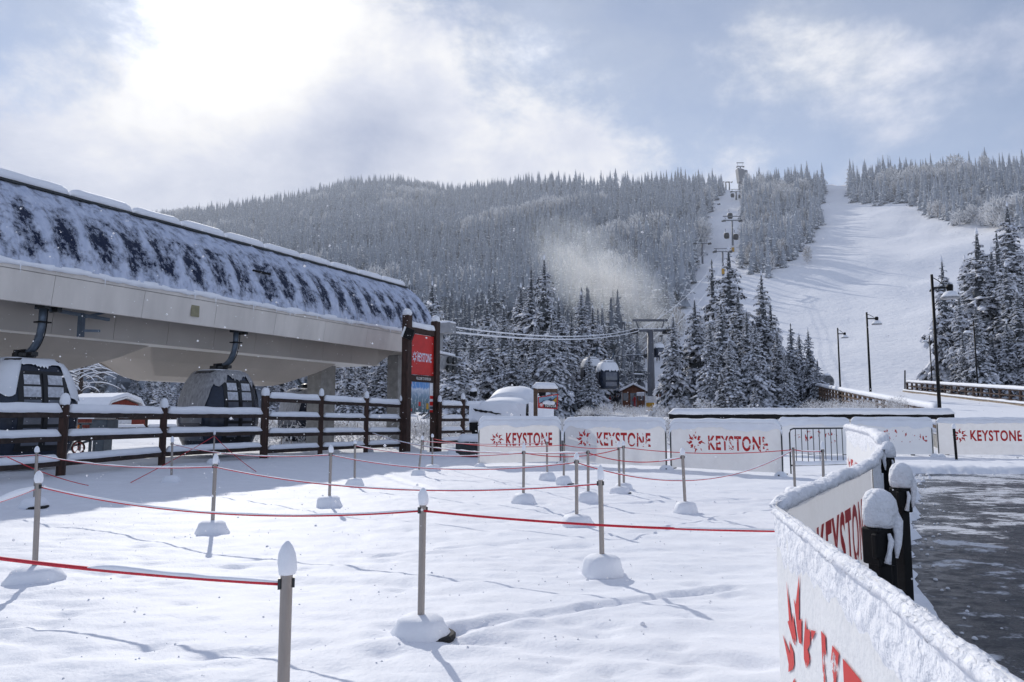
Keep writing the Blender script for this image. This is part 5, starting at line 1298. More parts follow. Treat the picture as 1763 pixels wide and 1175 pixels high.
# ---------------------------------------------------------------- lift towers, cables, chairs
def tower(label, u, vbase, vtop, Yt, span, kind='gondola', pad=True, group=None, r=None, yaw_=0.):
    b = at(u, vbase, Yt); hgt = up_at(u, vtop, Yt) - b.z
    t = thing('lift_tower', label, 'lift tower', b, yaw_, group); r = r or max(.28, hgt * .034)
    mb = MB(); mb.tube([(0, 0, -1), (0, 0, hgt * .86)], [r * 1.15, r * .85], 16); mb.build('mast', M['tower'], t, world=False, smooth=True)
    z0 = hgt * .86; hs = span / 2
    mb = MB(); mb.box(-hs, hs, -.25, .25, z0, z0 + hgt * .025)
    mb.build('crossarm', M['tower'], t, world=False)
    if kind == 'gondola':
        mb = MB(); mb.box(-hs, hs, -.12, .12, hgt * .975, hgt)
        for s_ in (-1, 1): mb.bar((s_ * hs * .62, 0, z0 + .2), (s_ * hs * .8, 0, hgt * .98), .16, .16, up=(0, 1, 0)); mb.bar((s_ * hs * .42, 0, z0 + .2), (s_ * hs * .42, 0, z0 + hgt * .055), .1, .1, up=(0, 1, 0))
        mb.build('lifting_frame', M['tower'], t, world=False)
    for s_ in (-1, 1):
        mb = MB(); zc = z0 - hgt * .005; mb.box(s_ * hs * .92 - .18, s_ * hs * .92 + .18, -1.6, 1.6, zc - .1, zc + .12)
        mb.box(s_ * hs * .92 - hs * .22, s_ * hs * .92 + hs * .22, -.3, .3, zc - .25, zc + .18)
        for k in range(4):
            for e in (-.2, .2): q = (s_ * hs * .92 + e, -1.35 + k * .9, zc + .12); mb.tube([(q[0] - .06, q[1], q[2]), (q[0] + .06, q[1], q[2])], .22, 10)
        mb.build('sheave_train', M['dark_steel'], t, world=False)
    if pad:
        mb = MB(); pz_ = .8 if abs(u - 1122) < 1 else min(2.0, hgt * .16); mb.tube([(0, 0, -.5), (0, 0, pz_)], r * 1.5, 14); pd = mb.build('padding', M['yellow'], t, world=False)
        mb = MB(); mb.tube([(0, 0, pz_ + .02), (0, 0, pz_ + .9)], r * 1.52, 14); mb.build('padding_top', M['white_paint'], t, world=False)
    mb = MB(); mb.strip([(-hs, 0, z0 + hgt * .024), (hs, 0, z0 + hgt * .024)], .5, hgt * .012, step=.3); mb.build('snow', M['snow'], t, world=False, smooth=True)
    return t
T1 = tower('big grey gondola tower with yellow padded foot right of the brown hut', 1122, 704, 550, 100, 4.9, r=.50)
GL = 'lift towers climbing the cleared line'
tw = [('snowy chairlift tower with orange topped mast left of the brown hut', 1088, 668, 604, 128, 5.0, 'chair'),
      ('lowest yellow footed tower in the cleared lift line, beside the forest edge', 1189, 492, 444, 262, 6.2, 'chair'),
      ('yellow footed tower in the lift line, second from the bottom', 1210, 468, 412, 305, 7., 'chair'),
      ('tall slim gondola tower half way up the cleared lift line with cabins beside it', 1262, 434, 372, 330, 8.5, 'gondola'),
      ('small yellow footed tower high up on the left side of the lift line', 1227, 376, 348, 450, 9., 'chair'),
      ('slim tower high on the right side of the lift line below the ridge', 1268, 358, 326, 480, 7., 'gondola'),
      ('gondola tower just left of the tallest spruces in front of the lift line', 1245, 470, 428, 250, 6., 'gondola')]
for lab, u, vb, vt, Yq, spn, kd in tw: tower(lab, u, vb, vt, Yq, spn, kd, True, None, r=max(.34, Yq * .0013))
# top mast on the skyline and twin masts on the crest
tower('tower standing on the crest with its head against the sky, above the lift line', 1276, 335, 280, 545, 5.5, 'gondola', False, None, r=.8)
for u, lab in ((1250, 'left of two thin lift towers on the skyline'), (1256, 'right of two thin lift towers on the skyline')): tower(lab, u, 332, 311, 552, 4.5, 'chair', False, None, r=.55)
# top building on stilts beside it
c = at(1279, 334, 540); t = thing('lift_building', 'dark tall lift building on legs at the top of the lift line', 'building', c)
mb = MB(); mb.hexa([c + Vector(q) for q in ((-3.3, -3, 9), (3.2, -3, 9), (3.2, 3, 9), (-3.3, 3, 9), (-4.2, -3, 19.5), (3.2, -3, 17.5), (3.2, 3, 17.5), (-4.2, 3, 19.5))]); mb.build('wall', M['tower'], t)
for x in (-2.6, -.4, 2.4): mb = MB(); mb.bar(c + Vector((x, 0, -3)), c + Vector((x, 0, 9.2)), 1.2, 1.2, up=(0, 1, 0)); mb.build('leg', M['tower'], t)
mb = MB(); mb.strip([c + Vector((-4, 0, 18.8)), c + Vector((3.2, 0, 17.4))], 6, 1.2, step=1); mb.build('snow', M['snow'], t, smooth=True)
def cable(label, pts, r, m, snow=0, group=None):
    c = sum((Vector(p) for p in pts), Vector()) / len(pts); t = thing('haul_cable', label, 'cable', c, 0, group)
    mb = MB(); mb.tube(pts, r, 6); mb.build('rope', M[m], t, smooth=True); return t
tl = at(1096, 571, 100); tr = at(1150, 571, 100); s1 = S(-2.4, .3, 5.1); s2 = S(-2.4, .9, 5.3)
cable('upper of the two snow coated cables sagging from station to tower', sag(at(779, 563, 41), at(1093, 566, 99), .8, 24), .05, 'snow')
cable('lower of the two snow coated cables sagging from station to tower', sag(at(779, 572, 41), at(1100, 570, 99), .75, 24), .06, 'snow')
cable('thin dark cable carrying the two cabins towards the tower', sag(at(775, 601, 41), at(1093, 575, 99), .5, 24), .035, 'dark_steel')
cable('thin dark cable ending behind the tower mast', sag(at(1050, 598, 77), at(1120, 577, 99), .3, 24), .035, 'dark_steel')
for k, (a, b) in enumerate(((at(1095, 571, 100), at(1239, 434, 250)), (at(1149, 571, 100), at(1252, 434, 250)))): cable(('left', 'right')[k] + ' gondola cable climbing from the big tower to the lift line', sag(a, b, 3.0, 24), .05, 'snow')
for k, (u0, u1) in enumerate(((1256, 1266), (1268, 1271))): cable(('left', 'right')[k] + ' thin gondola cable in the upper lift line', sag(at(u0, 380, 329), at(u1, 330, 479), 4, 20), .07, 'snow')
for k, (a, b) in enumerate(((at(1076, 610, 128), at(1181, 450, 262)), (at(1100, 610, 128), at(1196, 450, 262)))): cable(('left', 'right')[k] + ' chairlift cable along the forest edge', sag(a, b, 4, 20), .05, 'snow')
for k, (a, b) in enumerate(((at(1181, 450, 262), at(1201, 418, 305)), (at(1196, 450, 262), at(1219, 418, 305)), (at(1201, 418, 305), at(1220, 352, 449)), (at(1219, 418, 305), at(1235, 352, 449)))): cable(('lower left', 'lower right', 'upper left', 'upper right')[k] + ' span of chairlift cable in the lift line', sag(a, b, 2, 12), .06, 'snow')
t = thing('cable_grip', 'dark empty grip on the thin cable above the two cabins', 'grip', at(1056, 597, 76)); c = t.location
mb = MB(); mb.obox(c, (1, .3, .2), (0, 1, 0), (-.2, 0, 1), .45, .12, .1); mb.bar(c, c + Vector((.1, 0, -.75)), .1, .1); mb.bar(c, c + Vector((.4, 0, .3)), .12, .12); mb.build('clamp', M['dark_steel'], t)
# small far cabins on the upper line
for (u, v, Yq, lab) in ((1257, 371, 335, 'tiny dark cabin just above the mid gondola tower'), (1251, 405, 325, 'tiny dark cabin low on the left of the mid gondola tower'), (1267, 407, 325, 'tiny dark cabin close to the mast of the mid gondola tower'), (1261, 336, 478, 'tiny dark cabin left of the upper gondola tower'), (1274, 338, 478, 'tiny dark cabin right of the upper gondola tower')):
    p = at(u, v, Yq); p.z -= 1.6
    t = thing('gondola_cabin', lab, 'gondola', p, R_(60), None)
    mb = MB(); smooth_loft(mb, [[csurf(z, 2 * PI * j / 14) for j in range(14)] for z in (0, .3, 1.2, 2.1, 2.7, 2.95)]); mb.build('body', M['cabin_black'], t, world=False, smooth=True)
    mb = MB(); smooth_loft(mb, [[csurf(z, 2 * PI * j / 14, .04) for j in range(14)] for z in (2.4, 2.8, 2.96)]); mb.build('roof_snow', M['snow'], t, world=False, smooth=True)
    mb = MB(); mb.tube([(0, 0, 2.9), (0, .5, 3.4), (0, .55, 4.6)], .1, 6); mb.build('hanger_arm', M['dark_steel'], t, world=False)
# chairs
def chair():
    t = thing('lift_chair', 'snowy empty chairlift chair', 'chair')
    mb = MB(); mb.box(-1.1, 1.1, -.25, .25, 0, .1); mb.box(-1.1, 1.1, .2, .3, .05, .65); mb.build('seat', M['dark_steel'], t, world=False)
    mb = MB(); mb.tube([(0, .3, .5), (0, .35, 1.2), (0, 0, 1.9), (0, 0, 2.9)], .06, 6); mb.tube([(-1.1, .25, .6), (-1.1, .3, 1.0), (1.1, .3, 1.0), (1.1, .25, .6)], .05, 6); mb.build('hanger', M['galv'], t, world=False)
    mb = MB(); mb.strip([(-1.1, 0, .1), (1.1, 0, .1)], .6, .2); mb.build('snow', M['snow'], t, world=False, smooth=True); return t
ch0 = chair(); 
for i, (u, v, Yq, lab) in enumerate(((1075, 648, 122, 'snowy lift chair hanging left of the chairlift tower near the hut'), (1098, 646, 122, 'snowy lift chair hanging right of the chairlift tower near the hut'), (1198, 432, 280, 'tiny lift chair between the two lowest line towers'), (1216, 396, 340, 'tiny lift chair in the middle of the cleared lift line'), (1212, 384, 370, 'tiny lift chair near the forest edge of the lift line'), (1180, 462, 255, 'tiny lift chair just below the lowest line tower'), (1165, 508, 220, 'tiny lift chair low on the line above the blowing snow'))):
    p = at(u, v, Yq)
    if i == 0: ch0.location = p; ch0.rotation_euler = (0, 0, .3); ch0['label'] = lab
    else: dup(ch0, p, .3 + .2 * i, lab)
# snow covered log / bench in the lift line
c = at(1206, 474, 290); t = thing('log_pile', 'dark snow topped beam lying across the lift line', 'logs', c)
mb = MB(); mb.bar(c + Vector((-3.8, 0, .2)), c + Vector((2.3, .5, .7)), .9, .9); mb.build('log', M['wood_red'], t); mb = MB(); mb.strip([c + Vector((-3.8, 0, .6)), c + Vector((2.3, .5, 1.1))], 1.2, .5, step=.5); mb.build('snow', M['snow'], t, smooth=True)

# ---------------------------------------------------------------- ramp, railings, lamps, snow gun
def deck(Y): return .7 + (Y - 34) * .063
L0_, L1_ = Vector((19.4, 33, 0)), Vector((34.3, 82, 0)); R0_, R1_ = Vector((33.5, 27.5, 0)), Vector((52.6, 98, 0))
rowL = [L0_.lerp(L1_, k / 40) for k in range(41)]; rowR = [R0_.lerp(R1_, k / 40) for k in range(41)]
XX = []; YY = []; ZZ = []
for a, b in zip(rowL, rowR):
    for j in range(25):
        p = a.lerp(b, j / 24); XX.append(p.x); YY.append(p.y); ZZ.append(deck(p.y) + .12 * (float(fbm(p.x * .8, p.y * .5, 71, 3)) - .5))
sh = (41, 25); grid_mesh('path', np.array(XX).reshape(sh), np.array(YY).reshape(sh), np.array(ZZ).reshape(sh), M['ground'])
mb = MB()
for rows, sgn in ((rowL, -1), (rowR, 1)):
    for i in range(40):
        a, b = rows[i], rows[i + 1]
        mb.poly([Vector((a.x + sgn * .01, a.y, deck(a.y) - .02)), Vector((b.x + sgn * .01, b.y, deck(b.y) - .02)), Vector((b.x + sgn * .1, b.y, deck(b.y) - 3.)), Vector((a.x + sgn * .1, a.y, deck(a.y) - 3.))])
tag(mb.build('path_side', M['concrete']), kind='structure')
def railing(label, A, B, hgt, wood, n, spacing_mid=True, kerb=False, snow=.28):
    t = thing('railing', label, 'railing', ((A + B) / 2).xy.to_3d(), 0, None)
    def q(k, z): p = A.lerp(B, k); return Vector((p.x, p.y, deck(p.y) + z))
    mb = MB(); mb.bar(q(0, hgt), q(1, hgt), .24, .16); tr_ = mb.build('top_rail', M[wood], t)
    mb = MB(); mb.strip([q(i / 12, hgt + .07) for i in range(13)], .42, snow, step=.35, nz=.12, seed=n, lip=.2, ends=.2); mb.build('rail_snow', M['snow'], tr_, smooth=True)
    for z in (.35, .75):
        mb = MB(); mb.bar(q(0, z), q(1, z), .10, .12); mb.build('rail', M[wood], t)
    for i in range(n + 1):
        mb = MB(); mb.bar(q(i / n, -.3), q(i / n, hgt - .06), .17, .17, up=(0, 1, 0)); mb.build('post', M[wood], t)
    if kerb:
        mb = MB(); mb.bar(q(0, .02) + Vector((-.5, 0, 0)), q(1, .02) + Vector((-.5, 0, 0)), .3, .42); mb.build('kerb_timber', M['wood_kerb'], t)
        mb = MB(); mb.strip([q(i / 12, .22) + Vector((-.5, 0, 0)) for i in range(13)], .45, .14, step=.4, seed=4, nz=.5); mb.build('kerb_snow', M['snow'], t, smooth=True)
    return t
M['wood_kerb'] = mat('pale_kerb_timber', (.27, .215, .16), .85, 0, .25, 3)
railing('brown timber railing with snow on top along the left side of the ramp', L0_ + Vector((.1, .3, 0)), L1_, 1.12, 'wood_red', 24)
railing('dark timber railing with pale kerb along the right side of the ramp', Vector((34.5, 30.8, 0)), Vector((51.8, 95, 0)), 1.25, 'wood', 30, kerb=True)
railing('short railing end turning across at the far end of the ramp', Vector((51.8, 95.1, 0)), Vector((56.5, 97, 0)), 1.25, 'wood', 3)
for u, Yq, vt, vb, lab in ((1558, 95, 638, 672, 'thin dark marker pole at the far end of the right railing'),):
    p = at(u, vb, Yq); t = thing('marker_pole', lab, 'pole', p); mb = MB(); mb.tube([p, at(u, vt, Yq)], .09, 6); mb.build('pole', M['dark_steel'], t)
def lamp(label, u, Yq, vt, zb, arm_v, arm_dx, rad):
    top = at(u, vt, Yq); x = top.x; b = Vector((x, Yq, zb)); t = thing('street_lamp', label, 'street lamp', b, 0, None)
    mb = MB(); mb.tube([b - Vector((0, 0, .3)), (x, Yq, zb + (top.z - zb) * .4), (x, Yq, top.z)], [rad, rad * .85, rad * .7], 12); mb.build('pole', M['black'], t, smooth=True)
    za = up_at(u, arm_v, Yq); sgn = math.copysign(1, arm_dx); xa = x + arm_dx
    mb = MB(); mb.bar((x, Yq, za), (xa, Yq, za), rad * .9, rad * .9); mb.tube([(x, Yq, top.z - .12), (x + arm_dx * .35, Yq, za + (top.z - za) * .55), (x + arm_dx * .75, Yq, za + .08)], rad * .22, 6); ar = mb.build('arm', M['black'], t)
    k = abs(arm_dx) / .9
    mb = MB(); mb.lathe([(.13 * k, -.22 * k), (.15 * k, -.1 * k), (.17 * k, .1 * k), (.11 * k, .18 * k), (0, .19 * k)], 14, (xa, Yq, za)); mb.build('lamp_head', M['black'], t, smooth=True)
    mb = MB(); mb.lathe([(.47 * k, -.56 * k), (.44 * k, -.5 * k), (.26 * k, -.27 * k), (.14 * k, -.2 * k)], 18, (xa, Yq, za)); ls = mb.build('lamp_shade', M['galv'], t, smooth=True)
    mb = MB(); mb.lathe([(.45 * k, -.49 * k), (.40 * k, -.40 * k), (.27 * k, -.22 * k), (.14 * k, -.17 * k)], 18, (xa, Yq, za), 0, .06, 3); mb.build('shade_snow', M['snow'], ls, smooth=True)
lamp('tallest black street lamp, nearest of the ramp lamps, its snowy shade pointing right', 1604, 33.2, 473, .5, 496, .80, .085)
lamp('second tallest black lamp of the ramp, between the tall one and the spruce clump', 1492, 49.2, 538, deck(49), 549, .66, .085)
lamp('leftmost black lamp of the ramp, beside the spruce clump', 1442, 63.4, 565, deck(63), 575, .60, .085)
lamp('slim black lamp with its shade pointing left on the right railing', 1600, 85.5, 578, deck(85), 584, -.62, .08)
lamp('thin black lamp in front of the right hand spruces, shade pointing left', 1676, 70.8, 553, deck(70), 567, -.70, .085)
c = at(1421, 674, 86); t = thing('snow_gun', 'round fan snow gun peeping out right of the spruce clump', 'snow gun', c)
mb = MB(); a = at(1422, 658, 86); ax = Vector((.25, -1, .1)).normalized(); mb.tube([a - ax * .8, a - ax * .2, a + ax * .5, a + ax * .5, a + ax * .1], [.75, .70, .78, .62, .58], 20, cap=False); fn = mb.build('fan_barrel', M['galv'], t, smooth=True)
mb = MB(); mb.tube([a - ax * .15, a - ax * .1], .6, 18); mb.tube([a - ax * .1, a + ax * .25], .22, 12); mb.build('fan_core', M['black'], fn)
mb = MB(); mb.bar(a - Vector((0, 0, .6)), c - Vector((0, 0, .8)), .3, .3, up=(0, 1, 0)); mb.bar(c + Vector((-.9, 0, -.6)), c + Vector((.9, 0, -.6)), .3, .3); mb.build('stand', M['dark_steel'], t)
mb = MB(); mb.strip([a - ax * .7 + Vector((0, 0, .70)), a + ax * .45 + Vector((0, 0, .72))], .9, .25); mb.build('snow_cap', M['snow'], fn, smooth=True)
# ---------------------------------------------------------------- trees
def mesh_np(name, V, Fl, Mi, mats, smooth=None):
    me = bpy.data.meshes.new(name); me.from_pydata(V, [], Fl)
    for m in mats: me.materials.append(m)
    me.polygons.foreach_set('material_index', Mi)
    if smooth is not None: me.polygons.foreach_set('use_smooth', smooth)
    me.update(); return me
OCT = np.array([(1, 0, 0), (0, 1, 0), (-1, 0, 0), (0, -1, 0), (0, 0, 1), (0, 0, -.7)], float)
OCF = [(0, 1, 4), (1, 2, 4), (2, 3, 4), (3, 0, 4), (1, 0, 5), (2, 1, 5), (3, 2, 5), (0, 3, 5)]
def spruce_crown(name, seed, Hh, Rb, nw, nb, clumps, twigs, mats, low=.05, gap=.0, snow=1.0, frost=.3, core=0., pad=1.):
    r = np.random.default_rng(seed); V = []; Fl = []; Mi = []; Sm = []
    def add(vs, fs, m, sm):
        o = len(V); V.extend(map(tuple, vs))
        for f in fs: Fl.append(tuple(i + o for i in f)); Mi.append(m); Sm.append(sm)
    for i in range(nw):
        t = (i + r.uniform(-.3, .3)) / nw; t = min(max(t, 0), .995)
        z = Hh * (low + (1 - low) * t) ; z0_ = z
        rad = Rb * ((1 - t) ** .82) * (1 + .22 * math.sin(t * 23 + seed)) + .10
        n = max(3, int(nb * (1 - .55 * t) + r.uniform(-1, 1)))
        for k in range(n):
            if r.random() < gap: continue
            z = z0_ + r.uniform(-.5, .5) * Hh / nw; az = r.uniform(0, 2 * PI); L = rad * r.uniform(.62, 1.18)
            d = np.array([math.cos(az), math.sin(az), 0]); sdv = np.array([-d[1], d[0], 0])
            dr = r.uniform(.30, .62) * (1.1 - .7 * t); up = r.uniform(.0, .25) + .5 * max(0, t - .75)
            def P(q): return np.array([0, 0, z]) + d * L * q + np.array([0, 0, L * (up * q - dr * q * q)])
            # hanging twigs, dark
            for j in range(twigs):
                q = r.uniform(.15, 1.02); p = P(q); sp = L * r.uniform(.14, .38) * (1.15 - .5 * q); sg_ = 1 if r.random() < .5 else -1
                tip = p + sdv * sg_ * sp + d * L * r.uniform(.02, .18) + np.array([0, 0, -L * r.uniform(.05, .22)])
                w_ = d * L * r.uniform(.06, .13)
                add([p - w_ + (0, 0, .02), p + w_, tip + w_ * .3, tip - w_ * .4 + np.array([0, 0, -L * .06])], [(0, 1, 2, 3)], 1 if r.random() < frost else 0, False)
            add([P(0) , P(.5) - sdv * L * .06, P(1.05), P(.5) + sdv * L * .06], [(0, 1, 2, 3)], 0, False)
            # snow pads lying along the bough
            for j in range(clumps):
                if r.random() > snow: continue
                q = (j + r.uniform(.2, .9)) / clumps * .95 + .08; p = P(q) + sdv * r.uniform(-.14, .14) * L + np.array([0, 0, .02 * L + .02])
                a = pad * L * r.uniform(.13, .25) * (1.25 - .5 * q); b = a * r.uniform(.5, .9); c = a * r.uniform(.28, .48)
                ax = d * math.cos(.3) + np.array([0, 0, up - 2 * dr * q]) * .8; ax /= np.linalg.norm(ax); tw = r.uniform(-.5, .5)
                bx_ = sdv * math.cos(tw) + d * math.sin(tw); cx_ = np.cross(ax, bx_); cx_ = cx_ if cx_[2] > 0 else -cx_
                o_ = OCT * (1 + r.uniform(-.25, .25, (6, 1)))
                add(p + o_[:, :1] * ax * a + o_[:, 1:2] * bx_ * b + o_[:, 2:] * cx_ * c, OCF, 1, True)
    if core:   # ragged dark heart of the crown
        seg = 7; rings = 9; o = len(V)
        for i in range(rings + 1):
            t = i / rings
            for k in range(seg):
                rr_ = core * Rb * ((1 - t) ** .9) * (1.15 if i % 2 == 0 else .72) * r.uniform(.75, 1.25) + .04; a_ = 2 * PI * (k + .5 * (i % 2)) / seg
                V.append((rr_ * math.cos(a_), rr_ * math.sin(a_), Hh * (low + (1 - low) * t) - (.02 * Hh if i % 2 == 0 else 0)))
        for i in range(rings):
            for k in range(seg): Fl.append((o + i * seg + k, o + i * seg + (k + 1) % seg, o + (i + 1) * seg + (k + 1) % seg, o + (i + 1) * seg + k)); Mi.append(0); Sm.append(False)
    # leader
    add(np.array([0, 0, Hh - .1]) + OCT * np.array([.16, .16, .5]), OCF, 1 if r.random() < .5 else 0, False)
    return mesh_np(name, V, Fl, Mi, mats, Sm)
def trunk_mesh(name, Hh, r0, mats):
    vs = []; fs = []; n = 7
    for z, r in ((-1.5, r0 * 1.2), (Hh * .4, r0 * .6), (Hh * .85, .03)):
        for k in range(n): vs.append((r * math.cos(2 * PI * k / n), r * math.sin(2 * PI * k / n), z))
    for i in range(2):
        for k in range(n): fs.append((i * n + k, i * n + (k + 1) % n, (i + 1) * n + (k + 1) % n, (i + 1) * n + k))
    return mesh_np(name, vs, fs, [0] * len(fs), mats)
def twiggy(name, seed, Hh, Rr, n, mats, round_=.5, thick=.03, brown=.25):
    r = np.random.default_rng(seed); V = []; Fl = []; Mi = []
    for k in range(n):
        # point in an egg shaped crown, twig grows outward and up
        d = r.normal(size=3); d /= np.linalg.norm(d); q = r.random() ** .45
        c = np.array([d[0] * Rr, d[1] * Rr, Hh * round_ + d[2] * Hh * (1 - round_) * .98]) * np.array([q, q, 1]) if False else np.array([d[0] * Rr * q, d[1] * Rr * q, Hh * round_ + d[2] * Hh * (1 - round_) * q])
        g = np.array([d[0] * .8, d[1] * .8, .9 + .4 * d[2]]) + r.normal(size=3) * .45; g /= np.linalg.norm(g); L = Hh * r.uniform(.05, .14)
        s = np.cross(g, r.normal(size=3)); s /= np.linalg.norm(s) + 1e-9; w = thick * Hh * r.uniform(.25, .7)
        o = len(V); V += [tuple(c - s * w), tuple(c + s * w), tuple(c + g * L + s * w * .4), tuple(c + g * L - s * w * .4)]; Fl.append((o, o + 1, o + 2, o + 3)); Mi.append(1 if r.random() < brown else 0)
    for k in range(7):
        a = r.uniform(0, 2 * PI); t = np.array([math.cos(a) * Rr * .6, math.sin(a) * Rr * .6, Hh * r.uniform(.6, .9)]); b = np.array([0, 0, Hh * r.uniform(0, .35)]); s = np.cross(t - b, (0, 0, 1.)); s /= np.linalg.norm(s); w = Hh * .010
        o = len(V); V += [tuple(b - s * w), tuple(b + s * w), tuple(t + s * w * .3), tuple(t - s * w * .3)]; Fl.append((o, o + 1, o + 2, o + 3)); Mi.append(1)
    return mesh_np(name, V, Fl, Mi, mats)
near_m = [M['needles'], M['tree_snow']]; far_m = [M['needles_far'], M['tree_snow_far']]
TH = 16.0
NEAR = [spruce_crown('crown', 100 + k, TH, (3.1, 3.5, 2.8, 3.7, 3.2, 2.9)[k], (46, 44, 48, 42, 46, 50)[k], (12, 13, 12, 13, 12, 12)[k], 5, 9, near_m, core=.35, pad=1.25, frost=.5, gap=.05 + .05 * (k % 3), snow=(.86, .95, .8, .9, .75, .95)[k]) for k in range(6)]
NTR = trunk_mesh('trunk', TH, .26, [M['bark']])
MIDH = 12.0
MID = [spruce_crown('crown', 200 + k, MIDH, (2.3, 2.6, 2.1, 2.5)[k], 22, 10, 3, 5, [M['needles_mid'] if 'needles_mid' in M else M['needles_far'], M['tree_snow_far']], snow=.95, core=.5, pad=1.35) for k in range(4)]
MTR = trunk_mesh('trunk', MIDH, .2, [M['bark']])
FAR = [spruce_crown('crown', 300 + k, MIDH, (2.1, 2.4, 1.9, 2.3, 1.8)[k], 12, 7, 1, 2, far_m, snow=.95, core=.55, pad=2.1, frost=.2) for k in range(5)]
def tree(meshes, H0, trm, label, X, Y, Z, Ht, group=None, k=None, wide=1.0):
    k = random.randrange(len(meshes)) if k is None else k % len(meshes)
    t = thing('spruce_tree', label, 'tree', (X, Y, Z), random.uniform(0, 6.28), group)
    s = Ht / H0; t.scale = (s * wide, s * wide, s)
    a = bpy.data.objects.new('crown', meshes[k]); C.objects.link(a); a.parent = t
    b = bpy.data.objects.new('trunk', trm); C.objects.link(b); b.parent = t
    return t
# clumps of individual spruces: (u, row of tip, depth, width factor)
CL = {
 'under the station roof beyond the rail fence': [(255, 640, 92, 1), (282, 628, 84, 1), (228, 650, 100, 1), (310, 640, 95, 1), (580, 612, 88, 1), (602, 600, 72, 1.05), (625, 596, 80, 1), (655, 590, 74, 1.1), (672, 600, 90, 1), (470, 640, 95, 1), (500, 630, 90, 1), (205, 655, 96, 1)],
 'behind the tall sign': [(742, 488, 120, 1), (762, 545, 92, 1), (785, 572, 66, 1.15), (812, 558, 80, 1), (838, 520, 98, 1), (720, 520, 112, 1), (800, 610, 72, 1.0), (752, 612, 70, 1)],
 'in the dark clump left of the gondola tower': [(938, 443, 84, 1), (915, 468, 88, 1), (897, 492, 92, 1.05), (867, 528, 84, 1.1), (963, 515, 82, 1.05), (950, 545, 74, 1), (985, 548, 92, 1), (1002, 505, 105, .95), (1022, 528, 110, 1), (883, 585, 74, 1), (922, 560, 76, 1.05), (845, 560, 76, 1.1), (1015, 610, 76, 1), (978, 600, 78, 1.0), (905, 610, 72, 1), (1043, 560, 122, 1), (1068, 585, 128, 1), (1085, 560, 140, 1)],
 'in the spruce clump between tower and lamps': [(1162, 543, 82, .92), (1200, 514, 84, .95), (1232, 452, 94, .8), (1262, 428, 90, .95), (1290, 535, 78, 1), (1318, 470, 88, .95), (1342, 568, 76, 1), (1366, 560, 84, .9), (1396, 566, 82, .9), (1246, 520, 78, .95), (1226, 552, 76, 1), (1276, 500, 84, 1), (1304, 555, 74, .95), (1380, 575, 90, .9), (1332, 520, 92, .9), (1213, 560, 88, 1), (1300, 664, 66, 1.0), (1258, 585, 72, 1), (1185, 600, 92, .9), (1410, 620, 80, .85), (1355, 610, 74, .9)],
 'beside the ramp at the right edge': [(1636, 446, 90, .72), (1662, 500, 86, .8), (1676, 443, 98, .85), (1700, 398, 94, 1), (1724, 430, 92, 1), (1747, 455, 88, 1.05), (1690, 525, 82, 1), (1742, 555, 84, 1), (1664, 570, 84, .75), (1764, 500, 84, 1), (1715, 575, 86, 1), (1790, 420, 88, 1), (1757, 352, 150, 1), (1735, 405, 130, 1), (1775, 570, 82, 1), (1652, 600, 92, .7)],
}
ORD = ['first', 'second', 'third', 'fourth', 'fifth', 'sixth', 'seventh', 'eighth', 'ninth', 'tenth', 'eleventh', 'twelfth', 'thirteenth', 'fourteenth', 'fifteenth', 'sixteenth', 'seventeenth', 'eighteenth', 'nineteenth', 'twentieth', 'twenty-first', 'twenty-second']
ntree = 0
for where, lst in CL.items():
    order = sorted(range(len(lst)), key=lambda i: lst[i][0]); tall = min(range(len(lst)), key=lambda i: lst[i][1])
    for rank, i in enumerate(order):
        u, v, Y, wd = lst[i]; X = at(u, 690, Y).x; z = tz(X, Y); top = at(u, v, Y).z
        lab = ('tallest snowy spruce ' if i == tall else ORD[rank] + ' spruce from the left ') + where
        tree(NEAR, TH, NTR, lab, X, Y, z, top - z, 'spruces ' + where, k=rank + len(where), wide=wd * (1.25 if (top - z) < 9 else 1.) ); ntree += 1

# forest on the hillside
RUN = [(1246, 300), (1287, 300), (1284, 330), (1283, 420), (1277, 470), (1332, 478), (1352, 455), (1386, 425), (1412, 395), (1416, 300), (1461, 300), (1466, 345), (1500, 354), (1576, 351), (1592, 370), (1640, 388), (1800, 410), (2500, 430), (2500, 800), (1090, 800), (1108, 640), (1142, 590), (1177, 520), (1202, 450), (1215, 400), (1222, 352), (1246, 330)]
def inpoly(u, v, poly):
    c = np.zeros(u.shape, bool); n = len(poly)
    for i in range(n):
        (x0, y0), (x1, y1) = poly[i], poly[i - 1]
        if y0 == y1: continue
        cr_ = ((y0 > v) != (y1 > v)) & (u < (x1 - x0) * (v - y0) / (y1 - y0) + x0); c ^= cr_
    return c
rg = np.random.default_rng(5); NP = 90000
th = rg.uniform(-.66, .66, NP); rr = np.sqrt(rg.uniform(112 ** 2, 965 ** 2, NP))
X = rr * np.sin(th); Y = rr * np.cos(th); uu = CX + F * np.tan(th); vR, RR_ = rprof(uu)
Z = terrain(X, Y); pu, pv_ = proj(X, Y, Z)
ok = (rr < RR_ + 12) & ~inpoly(pu + rg.normal(0, 3, NP), pv_ + rg.normal(0, 2, NP), RUN)
ok &= ~((uu > 1100) & (rr < 185))
# thin the denser near part so that crowns stay apart
cell = {}
keep = np.zeros(NP, bool)
for i in np.nonzero(ok)[0]:
    g = 4.6 if rr[i] < 600 else 5.2
    kx, ky = int(X[i] // g), int(Y[i] // g)
    if (kx, ky) in cell: continue
    cell[(kx, ky)] = 1; keep[i] = True
idx = np.nonzero(keep)[0]; idx = idx[np.argsort(rr[idx])]
hts = (7.5 + 11.0 * rg.random(len(idx)) ** 1.1 * (.6 + .8 * fbm(X[idx] * .02, Y[idx] * .02, 91, 3))) * np.where((uu[idx] > 1240), .90, 1.06)
nind = 300 - ntree - 4
